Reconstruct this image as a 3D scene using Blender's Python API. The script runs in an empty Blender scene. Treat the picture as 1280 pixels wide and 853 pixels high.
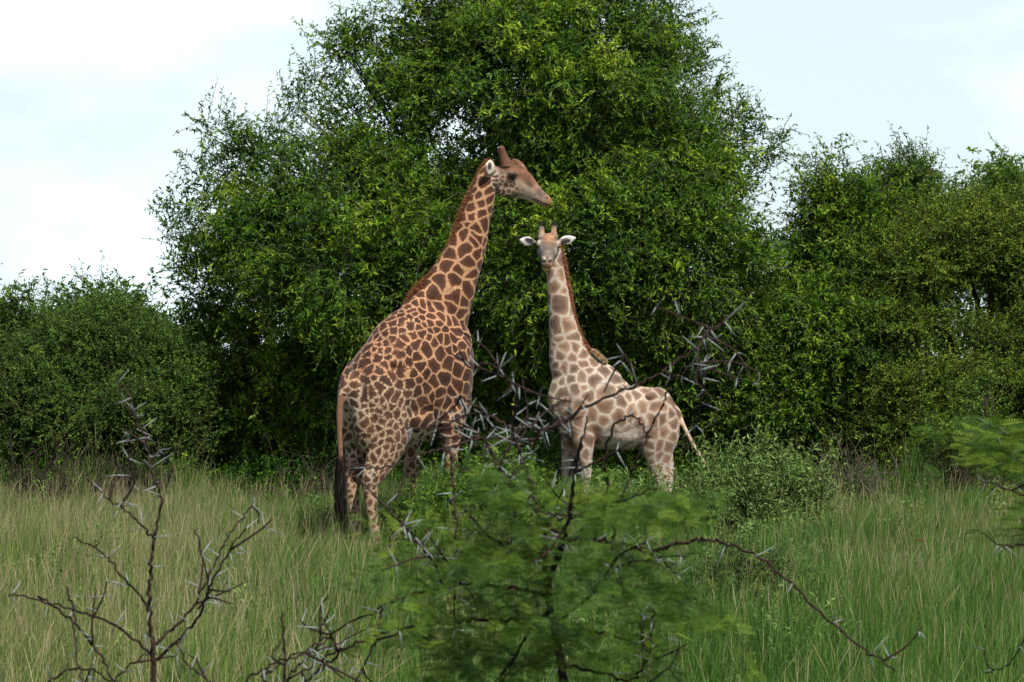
import bpy, math, random
import numpy as np
from mathutils import Vector, noise as mnoise

R = math.radians
scene = bpy.context.scene
col = scene.collection

# ------------------------------------------------------------------ camera
F_PX = 3555.0          # focal length in pixels of a 1280 wide frame
CAM_H = 2.4            # eye height of somebody standing in an open vehicle
HORIZON = 455.0
cd = bpy.data.cameras.new('camera')
cam = bpy.data.objects.new('camera', cd)
col.objects.link(cam)
cam.location = (0, 0, CAM_H)
cam.rotation_euler = (R(90) + math.atan((HORIZON - 426.5) / F_PX), 0, 0)
cd.sensor_width = 36.0
cd.lens = 36.0 * F_PX / 1280.0
cd.clip_start = 0.1
cd.clip_end = 3000
cd.dof.use_dof = True
cd.dof.focus_distance = 37.5
cd.dof.aperture_fstop = 16.0
scene.camera = cam

# ------------------------------------------------------------------ sky, sun, exposure
SUN_EL, SUN_AZ = 56.0, 148.0       # azimuth clockwise from +Y (the view axis): behind the camera, to the right
scene.view_settings.view_transform = 'Standard'
scene.view_settings.look = 'None'
scene.view_settings.exposure = 0.43
scene.view_settings.gamma = 1.0
scene.render.film_transparent = False
world = bpy.data.worlds.new('World')
scene.world = world
world.use_nodes = True
nt = world.node_tree
nt.nodes.clear()
wo = nt.nodes.new('ShaderNodeOutputWorld')
bg = nt.nodes.new('ShaderNodeBackground')
bg.inputs['Strength'].default_value = 0.06
sky = nt.nodes.new('ShaderNodeTexSky')
sky.sky_type = 'NISHITA'
sky.sun_disc = False
sky.sun_elevation = R(SUN_EL)
sky.sun_rotation = R(SUN_AZ)
sky.air_density = 1.0
sky.dust_density = 1.5
tc = nt.nodes.new('ShaderNodeTexCoord')
mp = nt.nodes.new('ShaderNodeMapping')
mp.inputs['Scale'].default_value = (1.0, 1.0, 2.2)
mp.inputs['Location'].default_value = (0.37, 0.1, 0.12)
nz = nt.nodes.new('ShaderNodeTexNoise')
nz.inputs['Scale'].default_value = 7.0
nz.inputs['Detail'].default_value = 5.0
nz.inputs['Roughness'].default_value = 0.5
rampc = nt.nodes.new('ShaderNodeValToRGB')
rampc.color_ramp.elements[0].position = 0.44
rampc.color_ramp.elements[1].position = 0.60
sep = nt.nodes.new('ShaderNodeSeparateXYZ')
elev = nt.nodes.new('ShaderNodeMapRange')      # cloud banks and haze lie low, the sky clears overhead
elev.inputs['From Min'].default_value = 0.13
elev.inputs['From Max'].default_value = 0.24
elev.inputs['To Min'].default_value = 1.0
elev.inputs['To Max'].default_value = 0.12
base = nt.nodes.new('ShaderNodeMapRange')
base.inputs['To Min'].default_value = 0.66
base.inputs['To Max'].default_value = 1.0
mul = nt.nodes.new('ShaderNodeMath'); mul.operation = 'MULTIPLY'
mixc = nt.nodes.new('ShaderNodeMixRGB')
mixc.inputs['Color2'].default_value = (13.4, 15.6, 16.4, 1)
L = nt.links.new
L(tc.outputs['Generated'], mp.inputs['Vector'])
L(mp.outputs['Vector'], nz.inputs['Vector'])
L(nz.outputs['Fac'], rampc.inputs['Fac'])
L(tc.outputs['Generated'], sep.inputs['Vector'])
L(sep.outputs['Z'], elev.inputs['Value'])
L(rampc.outputs['Color'], base.inputs['Value'])
L(base.outputs['Result'], mul.inputs[0])
L(elev.outputs['Result'], mul.inputs[1])
L(mul.outputs['Value'], mixc.inputs['Fac'])
L(sky.outputs['Color'], mixc.inputs['Color1'])
L(mixc.outputs['Color'], bg.inputs['Color'])
L(bg.outputs['Background'], wo.inputs['Surface'])

sd = bpy.data.lights.new('sun', 'SUN')
sd.energy = 5.0
sd.angle = R(0.6)
sd.color = (1.0, 0.955, 0.88)
sun = bpy.data.objects.new('sun', sd)
col.objects.link(sun)
_sv = Vector((math.sin(R(SUN_AZ)) * math.cos(R(SUN_EL)), math.cos(R(SUN_AZ)) * math.cos(R(SUN_EL)), math.sin(R(SUN_EL))))
sun.rotation_euler = (-_sv).to_track_quat('-Z', 'Y').to_euler()
sun.location = _sv * 60

scene.render.engine = 'CYCLES'
scene.cycles.max_bounces = 6
scene.cycles.diffuse_bounces = 3
scene.cycles.transmission_bounces = 4
scene.cycles.transparent_max_bounces = 4
scene.cycles.use_denoising = True


# ------------------------------------------------------------------ helpers
def W(px, py, d):
    """a point seen at (px, py) of the photograph, d metres away"""
    return np.array([(px - 640.0) / F_PX * d, d, CAM_H + (HORIZON - py) / F_PX * d])


def unit(v):
    v = np.asarray(v, float)
    n = np.linalg.norm(v, axis=-1, keepdims=True)
    return v / np.maximum(n, 1e-9)


def tag(o, label=None, cat=None, group=None, kind=None):
    if label: o['label'] = label
    if cat: o['category'] = cat
    if group: o['group'] = group
    if kind: o['kind'] = kind
    return o


def link(o, parent=None):
    col.objects.link(o)
    if parent is not None:
        o.parent = parent
        o.matrix_parent_inverse = parent.matrix_basis.inverted()
    return o


def empty(name, loc):
    o = bpy.data.objects.new(name, None)
    o.empty_display_size = 0.2
    o.location = [float(v) for v in loc]
    return link(o)


def np_mesh(name, verts, faces, mat, parent=None, attrs=None, smooth=False):
    """verts (N,3), faces a list of (M,k) index arrays, attrs {name: array of N floats or Nx3 colours}"""
    me = bpy.data.meshes.new(name)
    verts = np.ascontiguousarray(verts, np.float32)
    if not isinstance(faces, (list, tuple)): faces = [faces]
    faces = [np.asarray(f, np.int32) for f in faces if len(f)]
    me.vertices.add(len(verts))
    me.vertices.foreach_set('co', verts.ravel())
    nl = sum(f.size for f in faces); npoly = sum(len(f) for f in faces)
    me.loops.add(nl)
    me.loops.foreach_set('vertex_index', np.concatenate([f.ravel() for f in faces]))
    me.polygons.add(npoly)
    tot = np.concatenate([np.full(len(f), f.shape[1], np.int32) for f in faces])
    start = np.concatenate([[0], np.cumsum(tot)[:-1]]).astype(np.int32)
    me.polygons.foreach_set('loop_start', start)
    me.polygons.foreach_set('loop_total', tot)
    me.polygons.foreach_set('use_smooth', np.full(npoly, smooth, bool))
    for k, a in (attrs or {}).items():
        a = np.asarray(a, np.float32)
        if a.ndim == 1:
            at = me.attributes.new(k, 'FLOAT', 'POINT'); at.data.foreach_set('value', a)
        else:
            c = np.ones((len(a), 4), np.float32); c[:, :3] = a
            at = me.attributes.new(k, 'FLOAT_COLOR', 'POINT'); at.data.foreach_set('color', c.ravel())
    me.update(calc_edges=True)
    me.validate()
    me.materials.append(mat)
    o = bpy.data.objects.new(name, me)
    return link(o, parent)


class Acc:
    """collects tubes, blades and shells for one mesh"""
    def __init__(s): s.v, s.q, s.t, s.a, s.n = [], [], [], [], 0

    def add(s, v, quads=None, tris=None, a=0.0):
        v = np.asarray(v, float)
        if quads is not None and len(quads): s.q.append(np.asarray(quads) + s.n)
        if tris is not None and len(tris): s.t.append(np.asarray(tris) + s.n)
        s.v.append(v); s.a.append(np.broadcast_to(np.asarray(a, float), (len(v),))); s.n += len(v)

    def tube(s, pts, rad, n=6, a=0.0):
        pts = np.asarray(pts, float); m = len(pts)
        rad = np.broadcast_to(np.asarray(rad, float), (m,))
        tan = unit(np.gradient(pts, axis=0))
        ref = np.array([0.31, 0.17, 0.93]) if abs(tan[:, 2]).mean() < 0.8 else np.array([0.9, 0.3, 0.1])
        s1 = unit(np.cross(tan, ref)); s2 = np.cross(tan, s1)
        ang = np.arange(n) / n * 2 * math.pi
        v = pts[:, None] + rad[:, None, None] * (s1[:, None] * np.cos(ang)[None, :, None] + s2[:, None] * np.sin(ang)[None, :, None])
        i = np.arange(m - 1)[:, None] * n; j = np.arange(n)[None]; k = (j + 1) % n
        q = np.stack([i + j, i + k, i + n + k, i + n + j], -1).reshape(-1, 4)
        v = np.concatenate([v.reshape(-1, 3), pts[[0, -1]] + tan[[0, -1]] * rad[[0, -1], None] * np.array([[-.4], [.4]])])
        jj = np.arange(n); kk = (jj + 1) % n
        t = np.concatenate([np.stack([kk, jj, np.full(n, m * n)], -1),
                            np.stack([(m - 1) * n + jj, (m - 1) * n + kk, np.full(n, m * n + 1)], -1)])
        s.add(v, q, t, a)

    def build(s, name, mat, parent=None, smooth=True, attr='tint'):
        v = np.concatenate(s.v)
        f = ([np.concatenate(s.q)] if s.q else []) + ([np.concatenate(s.t)] if s.t else [])
        return np_mesh(name, v, f, mat, parent, {attr: np.concatenate(s.a)}, smooth)


def catmull(p, sub):
    p = np.asarray(p, float)
    if len(p) < 3:
        t = np.linspace(0, 1, sub + 1)[:, None]
        return p[0] * (1 - t) + p[-1] * t
    q = np.concatenate([[2 * p[0] - p[1]], p, [2 * p[-1] - p[-2]]])
    out = []
    for i in range(1, len(q) - 2):
        t = (np.arange(sub) / sub)[:, None]
        a, b, c, d = q[i - 1], q[i], q[i + 1], q[i + 2]
        out.append(.5 * (2 * b + (c - a) * t + (2 * a - 5 * b + 4 * c - d) * t ** 2 + (3 * b - a - 3 * c + d) * t ** 3))
    out.append(p[-1:])
    return np.concatenate(out)


# ------------------------------------------------------------------ materials
def new_mat(name):
    m = bpy.data.materials.new(name); m.use_nodes = True
    n = m.node_tree; n.nodes.clear()
    return m, n, n.nodes.new('ShaderNodeOutputMaterial')


def ramp(n, stops):
    r = n.nodes.new('ShaderNodeValToRGB')
    e = r.color_ramp.elements
    while len(e) > 1: e.remove(e[-1])
    e[0].position, e[0].color = stops[0][0], (*stops[0][1], 1)
    for p, c in stops[1:]:
        x = e.new(p); x.color = (*c, 1)
    return r


def leaf_mat(name, stops, transl=0.3, rough=0.5, spec=0.35):
    m, n, out = new_mat(name)
    at = n.nodes.new('ShaderNodeAttribute'); at.attribute_name = 'tint'
    r = ramp(n, stops)
    p = n.nodes.new('ShaderNodeBsdfPrincipled')
    p.inputs['Roughness'].default_value = rough
    p.inputs['Specular IOR Level'].default_value = spec
    tr = n.nodes.new('ShaderNodeBsdfTranslucent')
    mx = n.nodes.new('ShaderNodeMixShader'); mx.inputs['Fac'].default_value = transl
    hs = n.nodes.new('ShaderNodeHueSaturation'); hs.inputs['Value'].default_value = 1.5; hs.inputs['Hue'].default_value = 0.485
    k = n.links.new
    k(at.outputs['Fac'], r.inputs['Fac'])
    k(r.outputs['Color'], p.inputs['Base Color']); k(r.outputs['Color'], hs.inputs['Color'])
    k(hs.outputs['Color'], tr.inputs['Color'])
    k(p.outputs['BSDF'], mx.inputs[1]); k(tr.outputs['BSDF'], mx.inputs[2])
    k(mx.outputs['Shader'], out.inputs['Surface'])
    return m


def bark_mat(name, c1, c2, scale=14, rough=0.85):
    m, n, out = new_mat(name)
    t = n.nodes.new('ShaderNodeTexCoord')
    z = n.nodes.new('ShaderNodeTexNoise'); z.inputs['Scale'].default_value = scale; z.inputs['Detail'].default_value = 6
    r = ramp(n, [(0.35, c1), (0.65, c2)])
    p = n.nodes.new('ShaderNodeBsdfPrincipled'); p.inputs['Roughness'].default_value = rough
    p.inputs['Specular IOR Level'].default_value = 0.2
    b = n.nodes.new('ShaderNodeBump'); b.inputs['Strength'].default_value = 0.5; b.inputs['Distance'].default_value = 0.02
    k = n.links.new
    k(t.outputs['Object'], z.inputs['Vector']); k(z.outputs['Fac'], r.inputs['Fac'])
    k(r.outputs['Color'], p.inputs['Base Color']); k(z.outputs['Fac'], b.inputs['Height'])
    k(b.outputs['Normal'], p.inputs['Normal']); k(p.outputs['BSDF'], out.inputs['Surface'])
    return m


def hair_mat(name, stops, rough=0.6):
    m, n, out = new_mat(name)
    at = n.nodes.new('ShaderNodeAttribute'); at.attribute_name = 'tint'
    r = ramp(n, stops)
    p = n.nodes.new('ShaderNodeBsdfPrincipled'); p.inputs['Roughness'].default_value = rough
    p.inputs['Specular IOR Level'].default_value = 0.25
    n.links.new(at.outputs['Fac'], r.inputs['Fac']); n.links.new(r.outputs['Color'], p.inputs['Base Color'])
    n.links.new(p.outputs['BSDF'], out.inputs['Surface'])
    return m


def coat_mat(name, soft):
    """short fur: ground colour and patch colour come with the animal, the patch outline is cut here"""
    m, n, out = new_mat(name)
    k = n.links.new
    def attr(a):
        x = n.nodes.new('ShaderNodeAttribute'); x.attribute_name = a; return x
    edge, gnd, pat, jag = attr('edge'), attr('ground'), attr('patch'), attr('jag')
    t = n.nodes.new('ShaderNodeTexCoord')
    z = n.nodes.new('ShaderNodeTexNoise'); z.inputs['Scale'].default_value = 40; z.inputs['Detail'].default_value = 5; z.inputs['Roughness'].default_value = .62
    z2 = n.nodes.new('ShaderNodeTexNoise'); z2.inputs['Scale'].default_value = 9; z2.inputs['Detail'].default_value = 5
    z3 = n.nodes.new('ShaderNodeTexNoise'); z3.inputs['Scale'].default_value = 130; z3.inputs['Detail'].default_value = 2
    for q in (z, z2, z3): k(t.outputs['Object'], q.inputs['Vector'])
    sub = n.nodes.new('ShaderNodeMath'); sub.operation = 'SUBTRACT'; sub.inputs[1].default_value = 0.5
    k(z.outputs['Fac'], sub.inputs[0])
    mu = n.nodes.new('ShaderNodeMath'); mu.operation = 'MULTIPLY'
    k(sub.outputs[0], mu.inputs[0]); k(jag.outputs['Fac'], mu.inputs[1])
    ad = n.nodes.new('ShaderNodeMath'); ad.operation = 'ADD'
    k(edge.outputs['Fac'], ad.inputs[0]); k(mu.outputs[0], ad.inputs[1])
    mr = n.nodes.new('ShaderNodeMapRange'); mr.interpolation_type = 'SMOOTHSTEP'
    mr.inputs['From Min'].default_value = -soft; mr.inputs['From Max'].default_value = soft
    k(ad.outputs[0], mr.inputs['Value'])
    mix = n.nodes.new('ShaderNodeMixRGB')
    k(mr.outputs['Result'], mix.inputs['Fac']); k(gnd.outputs['Color'], mix.inputs['Color1']); k(pat.outputs['Color'], mix.inputs['Color2'])
    # patches are darker in the middle, faded towards their edge
    md = n.nodes.new('ShaderNodeMapRange'); md.inputs['From Min'].default_value = 0.0; md.inputs['From Max'].default_value = 0.05
    md.inputs['To Min'].default_value = 1.1; md.inputs['To Max'].default_value = 0.55
    k(ad.outputs[0], md.inputs['Value'])
    hp_ = n.nodes.new('ShaderNodeHueSaturation')
    k(pat.outputs['Color'], hp_.inputs['Color']); k(md.outputs['Result'], hp_.inputs['Value']); k(hp_.outputs['Color'], mix.inputs['Color2'])
    # uneven fur: broad wear and fine hair
    v = n.nodes.new('ShaderNodeMapRange'); v.inputs['From Min'].default_value = 0.3; v.inputs['From Max'].default_value = 0.7
    v.inputs['To Min'].default_value = 0.82; v.inputs['To Max'].default_value = 1.15
    k(z2.outputs['Fac'], v.inputs['Value'])
    v3 = n.nodes.new('ShaderNodeMapRange'); v3.inputs['From Min'].default_value = 0.3; v3.inputs['From Max'].default_value = 0.7
    v3.inputs['To Min'].default_value = 0.8; v3.inputs['To Max'].default_value = 1.2
    k(z3.outputs['Fac'], v3.inputs['Value'])
    vm = n.nodes.new('ShaderNodeMath'); vm.operation = 'MULTIPLY'
    k(v.outputs['Result'], vm.inputs[0]); k(v3.outputs['Result'], vm.inputs[1])
    hs = n.nodes.new('ShaderNodeHueSaturation')
    k(mix.outputs['Color'], hs.inputs['Color']); k(vm.outputs[0], hs.inputs['Value'])
    p = n.nodes.new('ShaderNodeBsdfPrincipled')
    p.inputs['Roughness'].default_value = 0.7
    p.inputs['Specular IOR Level'].default_value = 0.2
    p.inputs['Sheen Weight'].default_value = 0.08
    b = n.nodes.new('ShaderNodeBump'); b.inputs['Strength'].default_value = 0.35; b.inputs['Distance'].default_value = 0.01
    b2 = n.nodes.new('ShaderNodeBump'); b2.inputs['Strength'].default_value = 0.45; b2.inputs['Distance'].default_value = 0.035
    k(z2.outputs['Fac'], b2.inputs['Height']); k(b2.outputs['Normal'], b.inputs['Normal'])
    k(z3.outputs['Fac'], b.inputs['Height']); k(b.outputs['Normal'], p.inputs['Normal'])
    k(hs.outputs['Color'], p.inputs['Base Color']); k(p.outputs['BSDF'], out.inputs['Surface'])
    return m


def plain_mat(name, c, rough=0.5, spec=0.5):
    m, n, out = new_mat(name)
    p = n.nodes.new('ShaderNodeBsdfPrincipled')
    z = n.nodes.new('ShaderNodeTexNoise'); z.inputs['Scale'].default_value = 30
    r = ramp(n, [(0.3, tuple(v * .75 for v in c)), (0.7, tuple(min(1, v * 1.2) for v in c))])
    t = n.nodes.new('ShaderNodeTexCoord')
    n.links.new(t.outputs['Object'], z.inputs['Vector']); n.links.new(z.outputs['Fac'], r.inputs['Fac'])
    n.links.new(r.outputs['Color'], p.inputs['Base Color'])
    p.inputs['Roughness'].default_value = rough; p.inputs['Specular IOR Level'].default_value = spec
    n.links.new(p.outputs['BSDF'], out.inputs['Surface'])
    return m


M_TREE = leaf_mat('bushwillow leaves', [(0, (.012, .040, .004)), (.4, (.056, .138, .009)), (.7, (.135, .238, .014)), (1, (.31, .41, .03))], .35, .5, .16)
M_TREE2 = leaf_mat('pale bush leaves', [(0, (.025, .07, .010)), (.5, (.075, .155, .018)), (1, (.2, .29, .035))], .35, .5, .16)
M_ACACIA = leaf_mat('fine acacia leaves', [(0, (.026, .064, .007)), (.5, (.095, .172, .013)), (1, (.24, .33, .026))], .3, .6, .2)
M_ACACIA_OLIVE = leaf_mat('olive acacia leaves', [(0, (.020, .056, .008)), (.5, (.066, .138, .017)), (1, (.17, .255, .035))], .3, .6, .2)
M_BUSH = leaf_mat('glossy bush leaves', [(0, (.03, .08, .008)), (.5, (.08, .17, .016)), (1, (.2, .31, .035))], .35, .45, .2)
M_SAGE = leaf_mat('sage shrub leaves', [(0, (.06, .115, .024)), (.5, (.135, .22, .052)), (1, (.27, .37, .11))], .3, .55, .2)
M_FROND = leaf_mat('feathery thorn leaves', [(0, (.016, .046, .005)), (.5, (.058, .118, .009)), (1, (.17, .24, .018))], .3, .55, .2)
M_GRASS = leaf_mat('grass blades', [(0, (.022, .075, .009)), (.25, (.060, .150, .019)), (.5, (.12, .205, .038)), (.75, (.235, .24, .085)), (1, (.40, .33, .18))], .3, .6, .2)
M_SEED = leaf_mat('grass seed heads', [(0, (.11, .15, .04)), (.5, (.23, .20, .10)), (1, (.38, .31, .2))], .2, .7, .1)
M_FLOWER = leaf_mat('wildflower spikes', [(0, (.08, .14, .05)), (.5, (.38, .38, .32)), (.9, (.5, .48, .44)), (1, (.3, .04, .03))], .2, .7, .1)
M_BARK = bark_mat('grey bark', (.035, .028, .022), (.16, .14, .11))
M_TWIG = bark_mat('brown twigs', (.014, .010, .007), (.05, .036, .026), 40)
M_DEAD = bark_mat('dead grey twigs', (.04, .03, .024), (.12, .095, .075), 40)
M_THORNWOOD = bark_mat('dark thorn wood', (.010, .006, .005), (.040, .022, .016), 60)
M_THORN = plain_mat('bleached thorns', (.24, .26, .26), .5, .3)
M_EYE = plain_mat('dark eye', (.008, .006, .005), .12, .6)
M_COAT_BULL = coat_mat('dark patched coat', .006)
M_COAT_YOUNG = coat_mat('pale patched coat', .012)
M_MANE = hair_mat('rust mane', [(0, (.10, .032, .012)), (.5, (.19, .07, .026)), (1, (.30, .13, .055))])
M_TAN = hair_mat('tan hair', [(0, (.22, .13, .06)), (1, (.45, .31, .16))])
M_TUFT = hair_mat('black tail hair', [(0, (.006, .005, .004)), (1, (.022, .017, .014))], .45)

GROUP_ONLY = globals().get('ONLY')


# ------------------------------------------------------------------ ground
def ground_z(x, y):
    return 0.05 * np.sin(x * .55 + y * .21) * np.cos(y * .33) + .03 * np.sin(x * 1.7 - y * .9)


def build_ground():
    ys = np.concatenate([np.linspace(-30, 4, 10), np.linspace(5, 75, 141), np.geomspace(78, 2500, 30)])
    xs = np.concatenate([-np.geomspace(1800, 22, 24), np.linspace(-20, 20, 81), np.geomspace(22, 1800, 24)])
    X, Y = np.meshgrid(xs, ys)
    Z = ground_z(X, Y) * np.clip((120 - np.hypot(X, Y - 30)) / 60, 0, 1)
    v = np.stack([X, Y, Z], -1).reshape(-1, 3)
    nx, ny = len(xs), len(ys)
    i = np.arange(ny - 1)[:, None] * nx + np.arange(nx - 1)[None]
    q = np.stack([i, i + 1, i + nx + 1, i + nx], -1).reshape(-1, 4)
    m, n, out = new_mat('savanna soil')
    t = n.nodes.new('ShaderNodeTexCoord')
    z = n.nodes.new('ShaderNodeTexNoise'); z.inputs['Scale'].default_value = 0.9; z.inputs['Detail'].default_value = 8
    z2 = n.nodes.new('ShaderNodeTexNoise'); z2.inputs['Scale'].default_value = 22; z2.inputs['Detail'].default_value = 5
    r = ramp(n, [(.35, (.03, .05, .012)), (.55, (.07, .085, .025)), (.7, (.11, .085, .045))])
    mx = n.nodes.new('ShaderNodeMixRGB'); mx.blend_type = 'MULTIPLY'; mx.inputs['Fac'].default_value = .6
    p = n.nodes.new('ShaderNodeBsdfPrincipled'); p.inputs['Roughness'].default_value = .95
    b = n.nodes.new('ShaderNodeBump'); b.inputs['Strength'].default_value = .8; b.inputs['Distance'].default_value = .05
    k = n.links.new
    k(t.outputs['Object'], z.inputs['Vector']); k(t.outputs['Object'], z2.inputs['Vector'])
    k(z.outputs['Fac'], r.inputs['Fac']); k(r.outputs['Color'], mx.inputs['Color1']); k(z2.outputs['Color'], mx.inputs['Color2'])
    k(mx.outputs['Color'], p.inputs['Base Color']); k(z2.outputs['Fac'], b.inputs['Height']); k(b.outputs['Normal'], p.inputs['Normal'])
    k(p.outputs['BSDF'], out.inputs['Surface'])
    o = np_mesh('ground', v, q, m, smooth=True)
    tag(o, 'grassy savanna soil under the tall grass', 'ground', kind='structure')


# ------------------------------------------------------------------ leaves, trees, bushes
def leaf_mesh(name, base, d, nrm, ln, wd, tint, mat, parent, fold=.12, droop=.15):
    """each leaf a folded lance-shaped blade of two faces"""
    N = len(base)
    d = unit(d); side = unit(np.cross(d, nrm)); up = np.cross(side, d)
    ln = ln[:, None]; wd = wd[:, None]
    mid = base + d * ln * .45
    v = np.stack([base, mid + side * wd * .5 + up * wd * fold, base + d * ln - up * ln * droop, mid - side * wd * .5 + up * wd * fold], 1)
    i = np.arange(N)[:, None] * 4
    f = np.concatenate([i + np.array([[0, 1, 2]]), i + np.array([[0, 2, 3]])])
    return np_mesh(name, v.reshape(-1, 3), f, mat, parent, {'tint': np.repeat(np.clip(tint, 0, 1), 4)})


def twig_mesh_arrays(p0, p1, p2, r):
    """thin three sided twigs through three points each"""
    N = len(p0)
    t = unit(p2 - p0); s1 = unit(np.cross(t, np.array([.2, .9, .4]))); s2 = np.cross(t, s1)
    ang = np.array([0, 2.094, 4.189])
    ring = s1[:, None] * np.cos(ang)[None, :, None] + s2[:, None] * np.sin(ang)[None, :, None]
    r = np.broadcast_to(r, (N,))[:, None, None]
    v = np.concatenate([p0[:, None] + ring * r, p1[:, None] + ring * r * .7, p2[:, None] + ring * r * .3], 1)
    i = np.arange(N)[:, None, None] * 9
    q = []
    for a in (0, 3):
        for j in range(3):
            k = (j + 1) % 3
            q.append([a + j, a + k, a + 3 + k, a + 3 + j])
    q = (i + np.array(q)[None]).reshape(-1, 4)
    return v.reshape(-1, 3), q


def leafy(seed, blobs, n_cl, n_sh, n_lf, sh_len, leaf_l, leaf_w, cl_size=.5, droop=.25, up=.35, spread=.7,
          shell=(.62, 1.03), voids=(), tint0=.4, flat=0.0, front=.75, zmin=.1, leaf_up=.9, inner=0.0):
    """blobs: rows of x, y, z, rx, ry, rz. Returns leaf arrays and twig end points, grown in tufts over the blobs"""
    rng = np.random.default_rng(seed)
    B = np.asarray(blobs, float)
    area = (B[:, 3] * B[:, 5] * (1 if B.shape[1] == 6 else B[:, 6]))
    P, U = [], []
    tries = 0
    while len(P) < n_cl and tries < n_cl * 40:
        tries += 1
        b = B[rng.choice(len(B), p=area / area.sum())]
        u = unit(rng.normal(size=3))
        if u[1] > 0.25 and rng.random() < front: continue
        rho = rng.uniform(*shell)
        p = b[:3] + u * b[3:6] * rho
        if p[2] < zmin: continue
        ins = (np.linalg.norm((p - B[:, :3]) / B[:, 3:6], axis=1) < .55).sum()
        if ins and rng.random() < .75: continue
        bad = False
        for (c, r, keep) in voids:
            if np.hypot(p[0] - c[0], p[2] - c[2]) < r and rng.random() > keep: bad = True
        if bad: continue
        P.append(p); U.append(u)
    P, U = np.array(P), np.array(U)
    if inner:
        n_in = int(len(P) * inner); k = rng.choice(len(B), n_in, p=area / area.sum()); u = unit(rng.normal(size=(n_in, 3)))
        q = B[k, :3] + u * B[k, 3:6] * (rng.uniform(.1, .62, n_in) ** .7)[:, None]
        ok = q[:, 2] > zmin
        for (c, r, keep) in voids: ok &= (np.hypot(q[:, 0] - c[0], q[:, 2] - c[2]) > r) | (rng.random(n_in) < keep)
        P = np.concatenate([P, q[ok]]); U = np.concatenate([U, u[ok]])
    C = len(P)
    main = unit(U + np.array([0, 0, up]) + rng.normal(size=(C, 3)) * .35)
    ctint = rng.normal(0, .17, C)
    # shoots
    S = C * n_sh
    cp = np.repeat(P, n_sh, 0); cm = np.repeat(main, n_sh, 0)
    off = rng.normal(size=(S, 3)) * cl_size * .45
    off[:, 2] *= (1 - flat)
    s0 = cp + off
    sd = unit(cm + rng.normal(size=(S, 3)) * spread * np.array([1, 1, 1 - .6 * flat]))
    sl = rng.uniform(.55, 1.3, S) * sh_len
    st = np.repeat(ctint, n_sh) + rng.normal(0, .1, S)
    s_mid = s0 + sd * sl[:, None] * .5 - np.array([0, 0, 1]) * (droop * sl * .25)[:, None]
    s_end = s0 + sd * sl[:, None] - np.array([0, 0, 1]) * (droop * sl)[:, None]
    # leaves
    t = (np.arange(n_lf) + .6) / n_lf
    t = np.clip(t[None] + rng.normal(0, .3 / n_lf, (S, n_lf)), 0, 1)
    b = s0[:, None] + sd[:, None] * (sl[:, None] * t)[..., None] - np.array([0, 0, 1]) * (droop * sl[:, None] * t ** 2)[..., None]
    ld = unit(sd[:, None] * .55 + unit(rng.normal(size=(S, n_lf, 3))) * .85 - np.array([0, 0, .25]))
    nr = unit(rng.normal(size=(S, n_lf, 3)) * .75 + np.array([0, 0, leaf_up * .75]) + cm[:, None] * .5)
    cs = np.repeat(rng.uniform(.72, 1.22, C), n_sh)[:, None]
    ll = rng.uniform(.6, 1.25, (S, n_lf)) * leaf_l * cs
    lw = rng.uniform(.7, 1.2, (S, n_lf)) * leaf_w * cs
    tint = tint0 + st[:, None] + rng.normal(0, .15, (S, n_lf)) + .18 * (t - .5)
    keep = (b[..., 2] > .03).ravel()
    g = lambda a: a.reshape(S * n_lf, -1)[keep]
    return dict(base=g(b), d=g(ld), nrm=g(nr), ln=g(ll)[:, 0], wd=g(lw)[:, 0], tint=g(tint)[:, 0],
                tw=(s0, s_mid, s_end), cl=P)


def wood(seed, base, tops, r0, clusters, n_twigs, jitter=.25, r_tip=.02, stems=1):
    """trunk splitting into limbs that reach the crown, and branchlets out to the tufts"""
    rng = np.random.default_rng(seed)
    acc = Acc()
    base = np.asarray(base, float)
    nodes = []
    for i, tp in enumerate(tops):
        tp = np.asarray(tp, float)
        foot = base + np.array([rng.uniform(-1, 1), rng.uniform(-1, 1), 0]) * r0 * stems
        fork = foot + (tp - foot) * np.array([.15, .15, .35])
        mid = foot + (tp - foot) * np.array([.5, .5, .68]) + rng.normal(size=3) * jitter
        pts = catmull([foot - np.array([0, 0, .1]), foot + (fork - foot) * .5 + rng.normal(size=3) * jitter * .3, fork, mid, tp], 6)
        pts = pts + rng.normal(size=pts.shape) * .02
        rad = np.linspace(1, 0, len(pts)) ** .8 * (r0 - r_tip) + r_tip
        acc.tube(pts, rad, 7)
        nodes.append(pts[len(pts) // 2:])
    nodes = np.concatenate(nodes)
    if len(clusters) and n_twigs:
        pick = clusters[rng.choice(len(clusters), min(n_twigs, len(clusters)), replace=False)]
        for p in pick:
            k = np.argmin(np.linalg.norm(nodes - p + np.array([0, 0, .4]), axis=1))
            a = nodes[k]
            m = (a + p) / 2 + rng.normal(size=3) * .12 + np.array([0, 0, .08])
            acc.tube(catmull([a, m, p], 4), np.linspace(r_tip * .9, .006, 9), 4)
    return acc


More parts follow.
